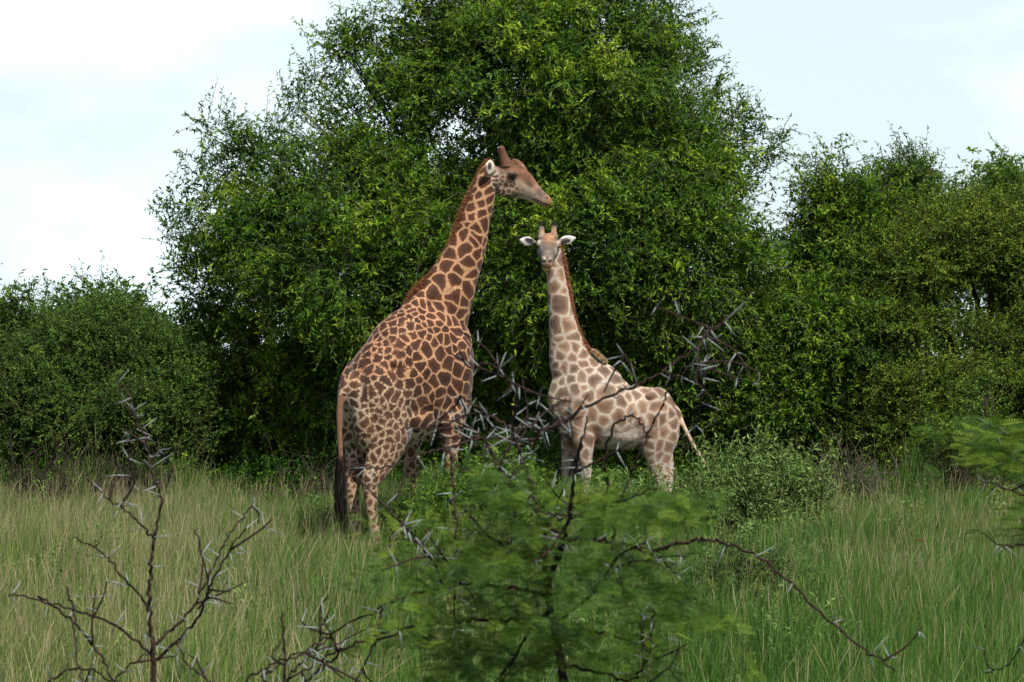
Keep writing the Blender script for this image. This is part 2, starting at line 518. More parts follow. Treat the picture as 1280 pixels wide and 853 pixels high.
def plant(name, label, cat, group, seed, blobs, base, mat, wood_mat, r0, kw, n_tops=6, n_twigs=120, stems=1, twig_r=.005,
          crown_name='crown', trunk_name='trunk', tops=None, extra_tops=()):
    root = empty(name, base)
    tag(root, label, cat, group)
    lf = leafy(seed, blobs, **kw)
    leaf_mesh(crown_name, lf['base'], lf['d'], lf['nrm'], lf['ln'], lf['wd'], lf['tint'], mat, root)
    B = np.asarray(blobs, float)
    if tops is None:
        order = np.argsort(-B[:, 3] * B[:, 5])[:n_tops]
        tops = [B[i, :3] + np.array([0, 0, B[i, 5] * .3]) for i in order]
    tops = list(tops) + list(extra_tops)
    acc = wood(seed + 1, base, tops, r0, lf['cl'], n_twigs, stems=stems)
    s0, sm, se = lf['tw']
    v, q = twig_mesh_arrays(s0, sm, se, twig_r)
    acc.add(v, q)
    acc.build(trunk_name, wood_mat, root)
    return root


def pb(rows, d0, shrink=0):
    """crown blobs from rows of px, py, half width px, half height px, depth offset (m), thickness factor"""
    out = []
    for (px, py, rx, ry, dd, th) in rows:
        d = d0 + dd
        p = W(px, py, d)
        rx, ry = max(rx - shrink, 8), max(ry - shrink, 8)
        out.append((*p, rx / F_PX * d, rx / F_PX * d * th, ry / F_PX * d))
    return out


# ------------------------------------------------------------------ giraffes
def loft(acc, rings, lat, sub=5, n=20, cap=.55):
    """rings: (centre xyz, half width along lat, half height across it); closed, rounded ends"""
    C = catmull([r[0] for r in rings], sub)
    A = catmull([[r[1], r[2], 0] for r in rings], sub)
    lat = np.asarray(lat, float)
    tan = unit(np.gradient(C, axis=0))
    cs, as_, bs = [], [], []
    for th in (75, 50, 25):
        k = math.sin(R(th)); cs.append(C[0] - tan[0] * min(A[0, 0], A[0, 1]) * cap * k); f = math.cos(R(th)); as_.append(A[0, 0] * f); bs.append(A[0, 1] * f)
    C2 = np.concatenate([np.array(cs), C]); a = list(as_) + list(A[:, 0]); b = list(bs) + list(A[:, 1])
    T = np.concatenate([np.repeat(tan[:1], 3, 0), tan])
    ce, ae, be = [], [], []
    for th in (25, 50, 75):
        k = math.sin(R(th)); ce.append(C[-1] + tan[-1] * min(A[-1, 0], A[-1, 1]) * cap * k); f = math.cos(R(th)); ae.append(A[-1, 0] * f); be.append(A[-1, 1] * f)
    C2 = np.concatenate([C2, np.array(ce)]); a += ae; b += be
    T = np.concatenate([T, np.repeat(tan[-1:], 3, 0)])
    a, b = np.array(a), np.array(b)
    nr = unit(np.cross(T, lat)); lt = np.cross(nr, T)
    ang = np.arange(n) / n * 2 * math.pi
    v = C2[:, None] + lt[:, None] * (a[:, None] * np.cos(ang))[..., None] + nr[:, None] * (b[:, None] * np.sin(ang))[..., None]
    m = len(C2)
    i = np.arange(m - 1)[:, None] * n; j = np.arange(n)[None]; k = (j + 1) % n
    q = np.stack([i + j, i + k, i + n + k, i + n + j], -1).reshape(-1, 4)
    jj = np.arange(n); kk = (jj + 1) % n
    vv = np.concatenate([v.reshape(-1, 3), C2[[0, -1]]])
    t = np.concatenate([np.stack([kk, jj, np.full(n, m * n)], -1), np.stack([(m - 1) * n + jj, (m - 1) * n + kk, np.full(n, m * n + 1)], -1)])
    acc.add(vv, q, t)


def ball(acc, c, ax, n=16):
    """ellipsoid with the three half axes given as rows of ax"""
    c = np.asarray(c, float); ax = np.asarray(ax, float)
    th = np.linspace(0, math.pi, n)[1:-1]; ph = np.arange(2 * n) / (2 * n) * 2 * math.pi
    u = np.stack([np.outer(np.sin(th), np.cos(ph)), np.outer(np.sin(th), np.sin(ph)), np.outer(np.cos(th), np.ones_like(ph))], -1).reshape(-1, 3)
    u = np.concatenate([u, [[0, 0, 1], [0, 0, -1]]])
    if np.linalg.det(ax) < 0: ax = ax * np.array([[1], [1], [-1]])
    m = 2 * n; rws = n - 2
    i = np.arange(rws - 1)[:, None] * m; j = np.arange(m)[None]; k = (j + 1) % m
    q = np.stack([i + j, i + m + j, i + m + k, i + k], -1).reshape(-1, 4)
    jj = np.arange(m); kk = (jj + 1) % m
    t = np.concatenate([np.stack([jj, kk, np.full(m, rws * m)], -1), np.stack([(rws - 1) * m + kk, (rws - 1) * m + jj, np.full(m, rws * m + 1)], -1)])
    acc.add(c + u @ ax, q, t)


def one_skin(acc, voxel, smooth_it):
    """fuse the overlapping shells into one continuous surface; returns verts and quads"""
    o = acc.build('body_shells', M_EYE, None)
    md = o.modifiers.new('r', 'REMESH'); md.mode = 'VOXEL'; md.voxel_size = voxel
    ms = o.modifiers.new('s', 'SMOOTH'); ms.factor = .5; ms.iterations = smooth_it
    dg = bpy.context.evaluated_depsgraph_get()
    e = o.evaluated_get(dg); me = e.to_mesh()
    v = np.empty(len(me.vertices) * 3, np.float32); me.vertices.foreach_get('co', v); v = v.reshape(-1, 3)
    nl = np.empty(len(me.loops), np.int32); me.loops.foreach_get('vertex_index', nl)
    tot = np.empty(len(me.polygons), np.int32); me.polygons.foreach_get('loop_total', tot)
    e.to_mesh_clear()
    old = o.data
    bpy.data.objects.remove(o); bpy.data.meshes.remove(old)
    st = np.concatenate([[0], np.cumsum(tot)[:-1]])
    q = nl[st[tot == 4][:, None] + np.arange(4)]
    t = nl[st[tot == 3][:, None] + np.arange(3)]
    return v.astype(float), q, t


def vnoise(p, scale, seed):
    """smooth value noise, three channels"""
    rng = np.random.default_rng(seed)
    g = rng.uniform(-1, 1, (32, 32, 32, 3))
    x = p * scale + 100.3; i = np.floor(x).astype(int); f = x - i; f = f * f * (3 - 2 * f)
    out = 0
    for dx in (0, 1):
        for dy in (0, 1):
            for dz in (0, 1):
                w = (f[:, 0] if dx else 1 - f[:, 0]) * (f[:, 1] if dy else 1 - f[:, 1]) * (f[:, 2] if dz else 1 - f[:, 2])
                out = out + w[:, None] * g[(i[:, 0] + dx) % 32, (i[:, 1] + dy) % 32, (i[:, 2] + dz) % 32]
    return out


def patches(v, rad, seed, warp=.03, wscale=7.0):
    """cells of varying size over the skin: distance to the cell edge (m) and a random number per cell"""
    rng = np.random.default_rng(seed)
    cand = rng.permutation(len(v))[:14000]
    pts = np.empty((3000, 3)); prad = np.empty(3000); n = 0
    for c in cand:
        p = v[c]; r = rad[c]
        if n == 0 or (np.sum((pts[:n] - p) ** 2, 1) > (r * .86) ** 2).all():
            pts[n] = p; prad[n] = r; n += 1
            if n == 3000: break
    pts, prad = pts[:n], prad[:n]
    vw = v + vnoise(v, wscale, seed + 1) * warp * (rad / .15)[:, None]
    edge = np.empty(len(v)); cell = np.empty(len(v), int)
    for a in range(0, len(v), 8000):
        d = np.sqrt(((vw[a:a + 8000, None] - pts[None]) ** 2).sum(-1)) / prad[None] ** .8
        k = np.argpartition(d, 1, axis=1)[:, :2]
        dd = np.take_along_axis(d, k, 1); o = np.argsort(dd, 1); dd = np.take_along_axis(dd, o, 1); k = np.take_along_axis(k, o, 1)
        sc = prad[k[:, 0]] ** .8
        edge[a:a + 8000] = (dd[:, 1] - dd[:, 0]) * sc * .5
        cell[a:a + 8000] = k[:, 0]
    return edge, rng.random(n)[cell]


def sstep(x, a, b):
    t = np.clip((x - a) / (b - a), 0, 1)
    return t * t * (3 - 2 * t)


def mixc(a, b, t):
    return np.asarray(a) * (1 - t[:, None]) + np.asarray(b) * t[:, None]


def hair_strip(name, path, outdir, lat, length, width, n, mat, parent, seed, thick=.02, lean=.4, wid_hair=.008):
    """stiff short hair standing along a line"""
    rng = np.random.default_rng(seed)
    P = catmull(path, 12); O = catmull(outdir, 12)
    t = rng.uniform(0, len(P) - 1.001, n); i = t.astype(int); f = (t - i)[:, None]
    p = P[i] * (1 - f) + P[i + 1] * f; o = unit(O[i] * (1 - f) + O[i + 1] * f); tn = unit(P[i + 1] - P[i])
    lat = np.asarray(lat, float)
    p = p + lat * (rng.normal(size=n) * thick)[:, None] - o * .03
    endf = np.minimum(1, np.minimum(t, len(P) - 1 - t) / 4 + .45)
    d = unit(o + tn * (rng.normal(0, .25, n) - lean)[:, None] + lat * (rng.normal(size=n) * .22)[:, None])
    L_ = (length * rng.uniform(.7, 1.1, n) * endf)[:, None] + .03
    s = unit(tn * rng.uniform(.4, 1, n)[:, None] + lat * rng.normal(size=n)[:, None] * .8)
    v = np.stack([p - s * wid_hair / 2, p + s * wid_hair / 2, p + d * L_], 1).reshape(-1, 3)
    fz = np.arange(n)[:, None] * 3 + np.arange(3)[None]
    tint = np.repeat(np.clip(rng.normal(.45, .22, n), 0, 1), 3) + np.tile([-.1, -.1, .15], n)
    return np_mesh(name, v, fz, mat, parent, {'tint': np.clip(tint, 0, 1)})


def hair_tuft(name, path, rad, n, mat, parent, seed, strand=.35):
    """long hanging tail hair round a line"""
    rng = np.random.default_rng(seed)
    P = catmull(path, 12); Rr = np.interp(np.linspace(0, 1, len(P)), np.linspace(0, 1, len(rad)), rad)
    acc_v, acc_f, tint = [], [], []
    for k in range(n):
        t0 = rng.uniform(0, .75); t1 = min(1, t0 + rng.uniform(.2, strand))
        off = rng.normal(size=3) * .6
        ts = np.linspace(t0, t1, 5) * (len(P) - 1)
        i = np.minimum(ts.astype(int), len(P) - 2); f = (ts - i)[:, None]
        p = P[i] * (1 - f) + P[i + 1] * f + off * (Rr[i] * (1 - f[:, 0]) + Rr[i + 1] * f[:, 0])[:, None]
        s = unit(np.cross(p[-1] - p[0], rng.normal(size=3))) * .006
        w = np.array([1, 1, .9, .7, .1])[:, None]
        v = np.stack([p - s * w, p + s * w], 1).reshape(-1, 3)
        b = k * 10
        acc_v.append(v); acc_f += [[b + 2 * j, b + 2 * j + 1, b + 2 * j + 3, b + 2 * j + 2] for j in range(4)]
        tint.append(np.full(10, rng.random()))
    return np_mesh(name, np.concatenate(acc_v), np.array(acc_f), mat, parent, {'tint': np.concatenate(tint)})


def ear_shell(acc, base, tip, face, w):
    """leaf shaped ear, thicker at the root; face is the way its hollow looks"""
    base, tip, face = map(lambda a: np.asarray(a, float), (base, tip, face))
    ax = unit(tip - base); lat = unit(np.cross(ax, face))
    prof = [(0, .35, .030), (.15, .62, .030), (.35, .95, .024), (.6, 1.0, .020), (.82, .66, .018), (1.0, .22, .014)]
    rings = [(base + (tip - base) * t - unit(face) * .012 * math.sin(t * 3), w * a, th) for t, a, th in prof]
    loft(acc, rings, lat, 4, 16)


def near(v, c, r0, r1):
    return 1 - sstep(np.linalg.norm(v - np.asarray(c, float), axis=1), r0, r1)


def build_bull():
    a = R(50)
    O = np.array([-2.025, 36.0, 0.0]); U = np.array([math.sin(a), math.cos(a), 0]); RT = np.array([math.cos(a), -math.sin(a), 0])
    def T(f, r, z): return O + U * f + RT * r + np.array([0, 0, z])
    def rows(rs): return [(T(f, r, z), aa, bb) for f, r, z, aa, bb in rs]
    Z = np.array([0, 0, 1.0])
    A = Acc()
    # trunk, from top and bottom lines
    tr = [(-.02, 2.26, 1.80, .20), (.10, 2.43, 1.62, .33), (.30, 2.59, 1.50, .42), (.58, 2.79, 1.45, .46), (.85, 3.04, 1.41, .48),
          (1.10, 3.17, 1.40, .47), (1.35, 3.10, 1.42, .43), (1.56, 2.85, 1.48, .36), (1.73, 2.6, 1.60, .26), (1.82, 2.35, 1.80, .15)]
    loft(A, [(T(f, 0, (t + b) / 2), w, (t - b) / 2) for f, t, b, w in tr], RT, 5, 28)
    # neck
    H = unit(W(690, 0, 37.2) - W(640, 0, 37.2))          # the way the head looks: to the right
    nk = [(T(1.20, 0, 2.62), .30, .50), (W(541, 408, 36.92), .26, .47), (W(566, 352, 37.02), .20, .335), (W(586, 305, 37.1), .158, .245), (W(593, 280, 37.12), .145, .205),
          (W(600, 258, 37.15), .135, .180), (W(608, 228, 37.18), .118, .155), (W(614, 212, 37.2), .105, .125)]
    loft(A, nk, RT * .8 + np.array([0, -.6, 0]), 6, 24)
    # withers ridge
    loft(A, [(T(.62, 0, 2.62), .16, .2), (T(.92, 0, 3.0), .17, .18), (T(1.12, 0, 3.18), .13, .14), (W(541, 345, 36.95) + np.array([.12, 0, -.05]), .09, .1)], RT, 5, 14)
    # haunches, shoulders, brisket
    for s in (1, -1):
        ball(A, T(.34, .24 * s, 1.98), [U * .36, RT * .22, Z * .52])
        ball(A, T(.14, .17 * s, 1.75), [U * .22, RT * .19, Z * .48])
        ball(A, T(1.42, .28 * s, 2.25), [U * .28 + Z * .1, RT * .17, Z * .58])
        ball(A, T(1.40, .27 * s, 1.72), [U * .2, RT * .16, Z * .34])
    ball(A, T(1.62, 0, 1.95), [U * .26, RT * .26, Z * .42])
    # hip bone, belly
    ball(A, T(.42, .36, 2.42), [U * .12, RT * .07, Z * .10]); ball(A, T(.42, -.36, 2.42), [U * .12, RT * .07, Z * .10])
    ball(A, T(.8, 0, 1.72), [U * .5, RT * .42, Z * .34])
    # legs
    for s, df, ds in ((1, 0.0, 0.0), (-1, -.04, .05)):
        q = lambda r: (r - ds) * s
        loft(A, rows([(.40 + df, q(.22), 2.0, .20, .34), (.40 + df, q(.24), 1.72, .20, .33), (.38 + df, q(.24), 1.42, .165, .29), (.27 + df, q(.22), 1.14, .125, .215),
                      (.15 + df, q(.20), .92, .09, .140), (.15 + df, q(.19), .78, .074, .105), (.18 + df, q(.185), .5, .062, .078), (.23 + df, q(.18), .22, .064, .07),
                      (.28 + df, q(.18), .11, .056, .062), (.32 + df, q(.18), .03, .075, .10)]), RT, 4, 16)
    for s, df in ((1, 0.0), (-1, -.24)):
        loft(A, rows([(1.42 + df, .26 * s, 2.1, .15, .26), (1.41 + df, .27 * s, 1.78, .145, .22), (1.39 + df, .27 * s, 1.5, .12, .165), (1.39 + df, .26 * s, 1.25, .085, .11),
                      (1.40 + df, .25 * s, 1.02, .08, .092), (1.395 + df, .25 * s, .86, .062, .07), (1.39 + df, .25 * s, .45, .05, .056), (1.39 + df, .25 * s, .2, .064, .066),
                      (1.42 + df, .25 * s, .1, .054, .058), (1.45 + df, .25 * s, .03, .074, .10)]), RT, 4, 16)
    # tail root and dock
    tail = [T(.06, 0, 2.26), T(-.08, 0, 2.16), T(-.17, -.01, 1.95), T(-.19, -.01, 1.6), T(-.18, 0, 1.28), T(-.17, 0, 1.10)]
    loft(A, [(p, r, r) for p, r in zip(tail, (.075, .065, .046, .036, .032, .028))], RT, 5, 12)
    # head, in profile: rings along the face, half height measured in the picture plane
    D = np.array([0, 1.0, 0])
    d = 37.2
    def hp(px, py, dy=0.0): return W(px, py, d) + D * dy
    hr = [((614, 219), .085, .135), ((622, 222.5), .125, .185), ((632, 225), .150, .215), ((642, 227), .152, .222), ((652, 231.5), .125, .200),
          ((661, 237), .098, .152), ((669, 242.5), .080, .112), ((677, 248), .076, .090), ((683.5, 251.8), .070, .074), ((686.5, 253.5), .055, .056)]
    loft(A, [(hp(*p), w, h) for p, w, h in hr], D, 5, 22, cap=.6)
    ball(A, hp(649, 207.5), [W(650, 212, d) - W(640, 206, d), D * .085, Z * .075])                 # the middle bump on the forehead
    ball(A, hp(654, 212), [(W(660, 222, d) - W(650, 211, d)) * .9, D * .075, Z * .05])             # nose bridge
    for s in (1, -1):
        ball(A, hp(640, 219.5, s * .125), [unit(H) * .075, D * .045, Z * .05])                      # brow
        ball(A, hp(634, 237, s * .09), [unit(H) * .12, D * .055, Z * .10])                          # jaw muscle
        loft(A, [(hp(634, 208, s * .075), .062, .088), (hp(630.3, 198, s * .085), .05, .06), (hp(627.5, 190, s * .095), .044, .05), (hp(625.8, 185.5, s * .10), .046, .05)], D, 4, 14)
        ear_shell(A, hp(618, 213, s * .10), hp(607.5, 208.0, s * .30), np.array([.75, -.55 * s, .0]) if s > 0 else np.array([.35, -.9, .05]), .105)
    loft(A, [(hp(671, 252), .055, .03), (hp(678.5, 255.3), .052, .03), (hp(683, 257.5), .04, .024)], D, 4, 14)    # lower lip
    v, q, t = one_skin(A, .0125, 5)

    # ---- coat
    rel = v - O
    f = rel @ U; r = rel @ RT; z = v[:, 2]
    headd = np.min(np.stack([np.linalg.norm(v - hp(*p), axis=1) - max(w, h) for p, w, h in hr[1:]]), 0)
    head = (1 - sstep(headd, -.02, .07)) * (v[:, 2] > 4.2) * sstep(v[:, 0], W(608, 0, d)[0], W(622, 0, d)[0])
    hornm = (z > W(0, 206, d)[2]) * (v[:, 0] > W(623, 0, d)[0])
    head = np.maximum(head, hornm * 1.0)
    neck = sstep(z, 2.75, 3.1) * sstep(f, .9, 1.2)
    rump = 1 - sstep(f, .45, .95)
    leg = 1 - sstep(z, 1.15, 1.65)
    rad = np.full(len(v), .148)
    rad = rad * (1 - rump) + .122 * rump
    rad = rad * (1 - leg) + .09 * leg
    rad = rad * (1 - neck) + .152 * neck
    rad = rad * (1 - sstep(z, 3.7, 4.4)) + .125 * sstep(z, 3.7, 4.4)
    back = sstep(z, 2.45, 2.75) * (1 - neck) * (1 - sstep(f, 1.0, 1.3))
    rad = rad * (1 - back) + .105 * back
    rad = rad * (1 + .25 * vnoise(v, 2.6, 51)[:, 0] + .22 * vnoise(v, 6.0, 52)[:, 0])
    rad = rad * (1 - head) + .05 * head
    edge, rnd = patches(v, rad, 11, .06, 6.0)
    lowleg = 1 - sstep(z, .55, 1.0)
    line = (.0105 + .0035 * neck + .006 * lowleg - .001 * back) * (1 - head) + .006 * head
    ground = mixc((.38, .205, .108), (.39, .275, .18), sstep(rump * (1 - sstep(z, 1.9, 2.5)) + leg, .2, .8))
    pale = np.clip(near(v, T(-.06, .06, 1.8), .08, .28) + near(v, T(-.06, -.06, 1.75), .08, .28) + near(v, T(.0, .03, 1.35), .08, .30) + near(v, T(1.12, .25, 1.62), .1, .32) * .8, 0, 1)
    ground = mixc(ground, (.45, .36, .26), pale)
    belly = (1 - sstep(z, 1.45, 1.62)) * sstep(z, 1.3, 1.42) * sstep(f, .6, .75) * (1 - sstep(f, 1.15, 1.3))
    ground = mixc(ground, (.5, .42, .32), belly)
    patch = mixc((.056, .019, .008), (.110, .051, .028), np.clip(rump * (1 - sstep(z, 1.7, 2.5)) + leg, 0, 1) * .9)
    patch = patch * (.75 + .6 * rnd)[:, None]
    patch = mixc(patch, (.084, .028, .011), neck * .8)
    edge = edge - line - pale * .006 - belly * .02
    jag = .046 + .045 * np.clip(rump + leg * .6, 0, 1) * (1 - neck)
    # inner thighs and lower legs almost plain
    # head colours
    br = np.array((.135, .060, .032))
    hx = (v[:, 0] - W(614, 0, d)[0]) / (W(690, 0, d)[0] - W(614, 0, d)[0])
    pz = HORIZON - (z - CAM_H) * F_PX / d
    topl = np.interp(hx, [0, .2, .33, .5, .65, .8, 1], [200, 196, 203, 212, 224, 236, 252])
    botl = np.interp(hx, [0, .2, .33, .5, .65, .8, 1], [240, 247, 250, 251.5, 252, 256, 258])
    rel_h = (pz - topl) / (botl - topl)                # 0 along the forehead, 1 along the jaw
    hc = mixc(br, (.30, .225, .16), sstep(rel_h, .26, .52))
    hc = mixc(hc, (.50, .43, .34), sstep(rel_h, .78, .95) * (1 - sstep(hx, .6, .8)))
    hc = mixc(hc, (.24, .135, .08), sstep(hx, .62, .8) * (1 - sstep(rel_h, .3, .7)))
    hc = mixc(hc, (.085, .065, .058), near(v, hp(677, 241, -.05), .04, .10) * .85)
    hc = mixc(hc, (.30, .155, .075), near(v, hp(686, 254), .05, .12) * .9)
    hc = mixc(hc, (.045, .026, .018), near(v, hp(640, 221.5, -.15), .045, .085))
    hc = mixc(hc, (.36, .30, .23), near(v, hp(640, 216, -.15), .015, .04) * .25)
    hc = mixc(hc, (.02, .014, .012), near(v, hp(684, 247.5, -.06), .012, .03))
    hc = mixc(hc, (.48, .41, .33), (1 - sstep(hx, .02, .2)) * sstep(rel_h, .15, .5))
    for s in (1, -1):
        hc = mixc(hc, (.03, .015, .009), near(v, hp(625.5, 184.5, s * .10), .02, .07) * .45)
    mouth = np.exp(-((pz - np.interp(v[:, 0], [W(664, 0, d)[0], W(684, 0, d)[0]], [248.5, 256.8])) / .9) ** 2) * sstep(v[:, 0], W(662, 0, d)[0], W(668, 0, d)[0]) * near(v, hp(674, 252), .1, .2)
    hc = mixc(hc, (.035, .022, .017), mouth)
    hc = hc * (1 + .28 * vnoise(v, 16.0, 71)[:, :1] + .2 * vnoise(v, 34.0, 72)[:, :1])
    ground = mixc(ground, hc, head)
    spot = sstep(rel_h, .34, .52) * (1 - sstep(hx, .34, .60)) * (1 - hornm)
    edge = np.where(head > .02, edge * (1 - head) + head * (edge - .022 * (1 - spot) - .03 * (spot < .02)), edge)
    patch = mixc(patch, mixc((.10, .045, .025), (.20, .115, .07), sstep(hx, .25, .5)), head)
    # ears pale
    for s in (1, -1):
        e = near(v, hp(611, 210, s * .22), .06, .15) * (np.abs(v[:, 1] - d) > .13)
        ground = mixc(ground, (.6, .54, .45), e); edge = edge - e * .06
    ein = near(v, hp(612.4, 209.5, -.235), .035, .065) * sstep(-v[:, 1] + d, .17, .2)
    ground = mixc(ground, (.05, .035, .028), ein)
    # crest of the neck, under the mane, and tail
    tl = np.min(np.stack([np.linalg.norm(v - p, axis=1) for p in catmull(tail[2:], 6)]), 0)
    tm = 1 - sstep(tl, .05, .09)
    ground = mixc(ground, (.19, .095, .05), tm); edge = edge - tm * .03
    ground = mixc(ground, (.02, .016, .013), 1 - sstep(z, .09, .13))
    edge = edge - .1 * (1 - sstep(z, .12, .16))

    root = empty('giraffe', T(.7, 0, 0))
    tag(root, 'large dark-patched adult giraffe seen from behind, head in profile above the young one', 'giraffe', 'giraffes standing in the clearing')
    np_mesh('body', v, [x for x in (q, t) if len(x)], M_COAT_BULL, root, {'edge': edge, 'ground': ground, 'patch': patch, 'jag': jag}, True)
    # mane on the skin
    crest = []
    nd = unit(-U * .75 - H * .25 + Z * .35)
    for (px, py, dd) in ((507, 384, 36.72), (521, 361, 36.8), (543, 339, 36.92), (562, 309, 37.0), (575, 272, 37.08), (586, 246, 37.14), (597, 224, 37.18), (606, 207, 37.2), (614, 200.5, 37.2)):
        crest.append(W(px + 1, py + 1, dd))
    out = [unit(Z * .8 - U * .5)] * 2 + [unit(Z * .55 - U * .85)] * 2 + [unit(-U * .8 - H * .3 + Z * .3)] * 4 + [unit(Z - H * .5)]
    hair_strip('mane', crest, out, unit(RT * .8 + np.array([0, -.6, 0])), .085, .028, 9000, M_MANE, root, 5)
    hair_tuft('tail_tuft', [tail[4], T(-.18, -.01, 1.0), T(-.19, 0, .75), T(-.17, .01, .5), T(-.15, .03, .22)], (.025, .042, .052, .042, .012), 900, M_TUFT, root, 6, .5)
    for s in (1, -1):
        e = Acc(); ball(e, hp(639.5, 221.2, s * .148), [unit(H) * .042, D * .028, Z * .03], 10)
        e.build('eye', M_EYE, root)
        la = Acc()
        for k in range(16):
            t_ = k / 15 - .5
            p = hp(639.5, 219.4, s * .17) + unit(H) * t_ * .085 - Z * abs(t_) * .02
            la.tube([p, p + np.array([.012 + t_ * .03, s * .03, .004]), p + np.array([.022 + t_ * .05, s * .05, -.012])], [.004, .003, .001], 4)
        la.build('eyelashes', M_TUFT, root)
    return root


def build_young():
    a = R(15)
    O = np.array([2.233, 39.3, 0.0]); U = np.array([-math.cos(a), -math.sin(a), 0]); RT = np.array([-math.sin(a), math.cos(a), 0])   # RT is the far flank
    Z = np.array([0, 0, 1.0])
    def T(f, r, z): return O + U * f + RT * r + Z * z
    def rows(rs): return [(T(f, r, z), aa, bb) for f, r, z, aa, bb in rs]
    A = Acc()
    tr = [(-.01, 1.80, 1.42, .15), (.10, 1.95, 1.30, .23), (.26, 2.05, 1.24, .29), (.48, 2.09, 1.24, .325), (.72, 2.12, 1.22, .345), (.94, 2.23, 1.20, .345),
          (1.13, 2.42, 1.18, .335), (1.32, 2.48, 1.20, .29), (1.47, 2.35, 1.27, .24), (1.59, 2.1, 1.4, .17), (1.66, 1.85, 1.52, .10)]
    loft(A, [(T(f, 0, (t + b) / 2), w, (t - b) / 2) for f, t, b, w in tr], RT, 5, 28)
    dn = 38.9
    nk = [(T(1.24, 0, 2.05), .24, .34), (W(716, 458, dn + .05), .205, .325), (W(707, 425, dn + .02), .165, .235), (W(702, 398, dn), .14, .180), (W(697.5, 365, dn), .122, .148),
          (W(694, 338, dn), .108, .125), (W(691, 315, dn), .10, .118), (W(688, 303, dn), .09, .105)]
    loft(A, nk, RT, 6, 24)
    loft(A, [(T(.72, 0, 2.02), .12, .12), (T(.98, 0, 2.26), .12, .12), (T(1.14, 0, 2.45), .09, .1), (T(1.22, 0, 2.56), .07, .08)], RT, 5, 14)
    for s in (1, -1):
        ball(A, T(.30, .17 * s, 1.68), [U * .28, RT * .17, Z * .40])
        ball(A, T(.13, .13 * s, 1.5), [U * .17, RT * .14, Z * .34])
        ball(A, T(1.36, .19 * s, 1.80), [U * .21 + Z * .06, RT * .13, Z * .44])
        ball(A, T(.40, .26 * s, 1.96), [U * .09, RT * .05, Z * .07])
    ball(A, T(1.46, 0, 1.62), [U * .19, RT * .19, Z * .27])
    ball(A, T(.75, 0, 1.48), [U * .42, RT * .31, Z * .27])
    # near legs s=-1, far legs s=+1
    for s, df in ((-1, .08), (1, -.10)):
        loft(A, rows([(.30, .15 * s, 1.70, .16, .29), (.27, .17 * s, 1.46, .155, .30), (.24 + df * .5, .17 * s, 1.24, .12, .24), (.19 + df, .16 * s, 1.02, .08, .155),
                      (.15 + df, .155 * s, .82, .065, .10), (.14 + df, .15 * s, .68, .052, .07), (.16 + df, .15 * s, .44, .043, .05), (.19 + df, .15 * s, .19, .05, .055),
                      (.23 + df, .15 * s, .09, .044, .05), (.26 + df, .15 * s, .025, .058, .08)]), RT, 4, 16)
    for s, df in ((-1, -.02), (1, .14)):
        loft(A, rows([(1.36, .18 * s, 1.70, .12, .2), (1.36 + df * .3, .19 * s, 1.44, .115, .17), (1.35 + df * .6, .19 * s, 1.2, .09, .125), (1.34 + df, .18 * s, .98, .066, .085),
                      (1.34 + df, .175 * s, .80, .062, .072), (1.335 + df, .17 * s, .68, .048, .054), (1.33 + df, .17 * s, .36, .04, .044), (1.33 + df, .17 * s, .17, .05, .052),
                      (1.36 + df, .17 * s, .085, .043, .046), (1.38 + df, .17 * s, .025, .058, .08)]), RT, 4, 16)
    tail = [T(.05, 0, 1.82), T(-.05, -.01, 1.74), W(853, 530, 39.25), W(866, 555, 39.2), W(878, 574, 39.18), W(885, 586, 39.17)]
    loft(A, [(p, r, r) for p, r in zip(tail, (.055, .048, .034, .027, .023, .02))], RT, 5, 12)
    # head towards the camera
    P0, P1 = W(686, 300, 38.98), W(683.5, 329.5, 38.42)
    ax = P1 - P0; D = unit(ax); X = unit(np.array([1, .06, -.03])); N = unit(np.cross(X, D))
    if N[2] < 0: N = -N
    hr = [(0, .10, .11), (.12, .125, .135), (.28, .142, .15), (.42, .132, .145), (.58, .104, .118), (.74, .086, .094), (.88, .083, .083), (1.0, .070, .062)]
    loft(A, [(P0 + ax * t_ - N * (.03 * t_), w, h) for t_, w, h in hr], X, 5, 22, cap=.55)
    def hq(t_, x, n_): return P0 + ax * t_ + X * x + N * n_
    ball(A, hq(.24, 0, .11), [X * .085, D * .12, N * .055])
    ball(A, hq(.95, 0, -.085), [X * .06, D * .075, N * .045])                       # lower lip and chin
    for s in (1, -1):
        ball(A, hq(.33, s * .125, .055), [X * .05, D * .065, N * .045])              # brow
        ball(A, hq(.3, s * .10, -.05), [X * .05, D * .12, N * .09])                  # cheek
        ball(A, hq(.93, s * .045, .05), [X * .03, D * .045, N * .025])               # nostril rim
    for (bx, by, tx, ty) in ((677, 296, 677, 284.5), (692.5, 295, 692, 284)):
        b0, t0 = W(bx, by, 38.86), W(tx, ty, 38.98)
        loft(A, [(b0 - (t0 - b0) * .3, .058, .07), (b0 + (t0 - b0) * .3, .045, .05), (b0 + (t0 - b0) * .75, .040, .042), (t0, .042, .044)], X, 4, 14)
    fc = np.array([0, -1, .05])
    ears = [(W(670, 303.5, 38.93), W(649.5, 300, 38.95)), (W(697.5, 303, 38.93), W(719.5, 297.5, 38.95))]
    for b_, t_ in ears: ear_shell(A, b_, t_, fc, .068)
    v, q, t = one_skin(A, .0115, 5)

    rel = v - O
    f = rel @ U; r = rel @ RT; z = v[:, 2]
    tt = (v - P0) @ D / np.linalg.norm(ax); hx = (v - P0) @ X; hn = (v - P0) @ N
    headd = np.min(np.stack([np.linalg.norm(v - (P0 + ax * t_ - N * (.03 * t_)), axis=1) - max(w, h) for t_, w, h in hr[1:]]), 0)
    head = 1 - sstep(headd, -.005, .035)
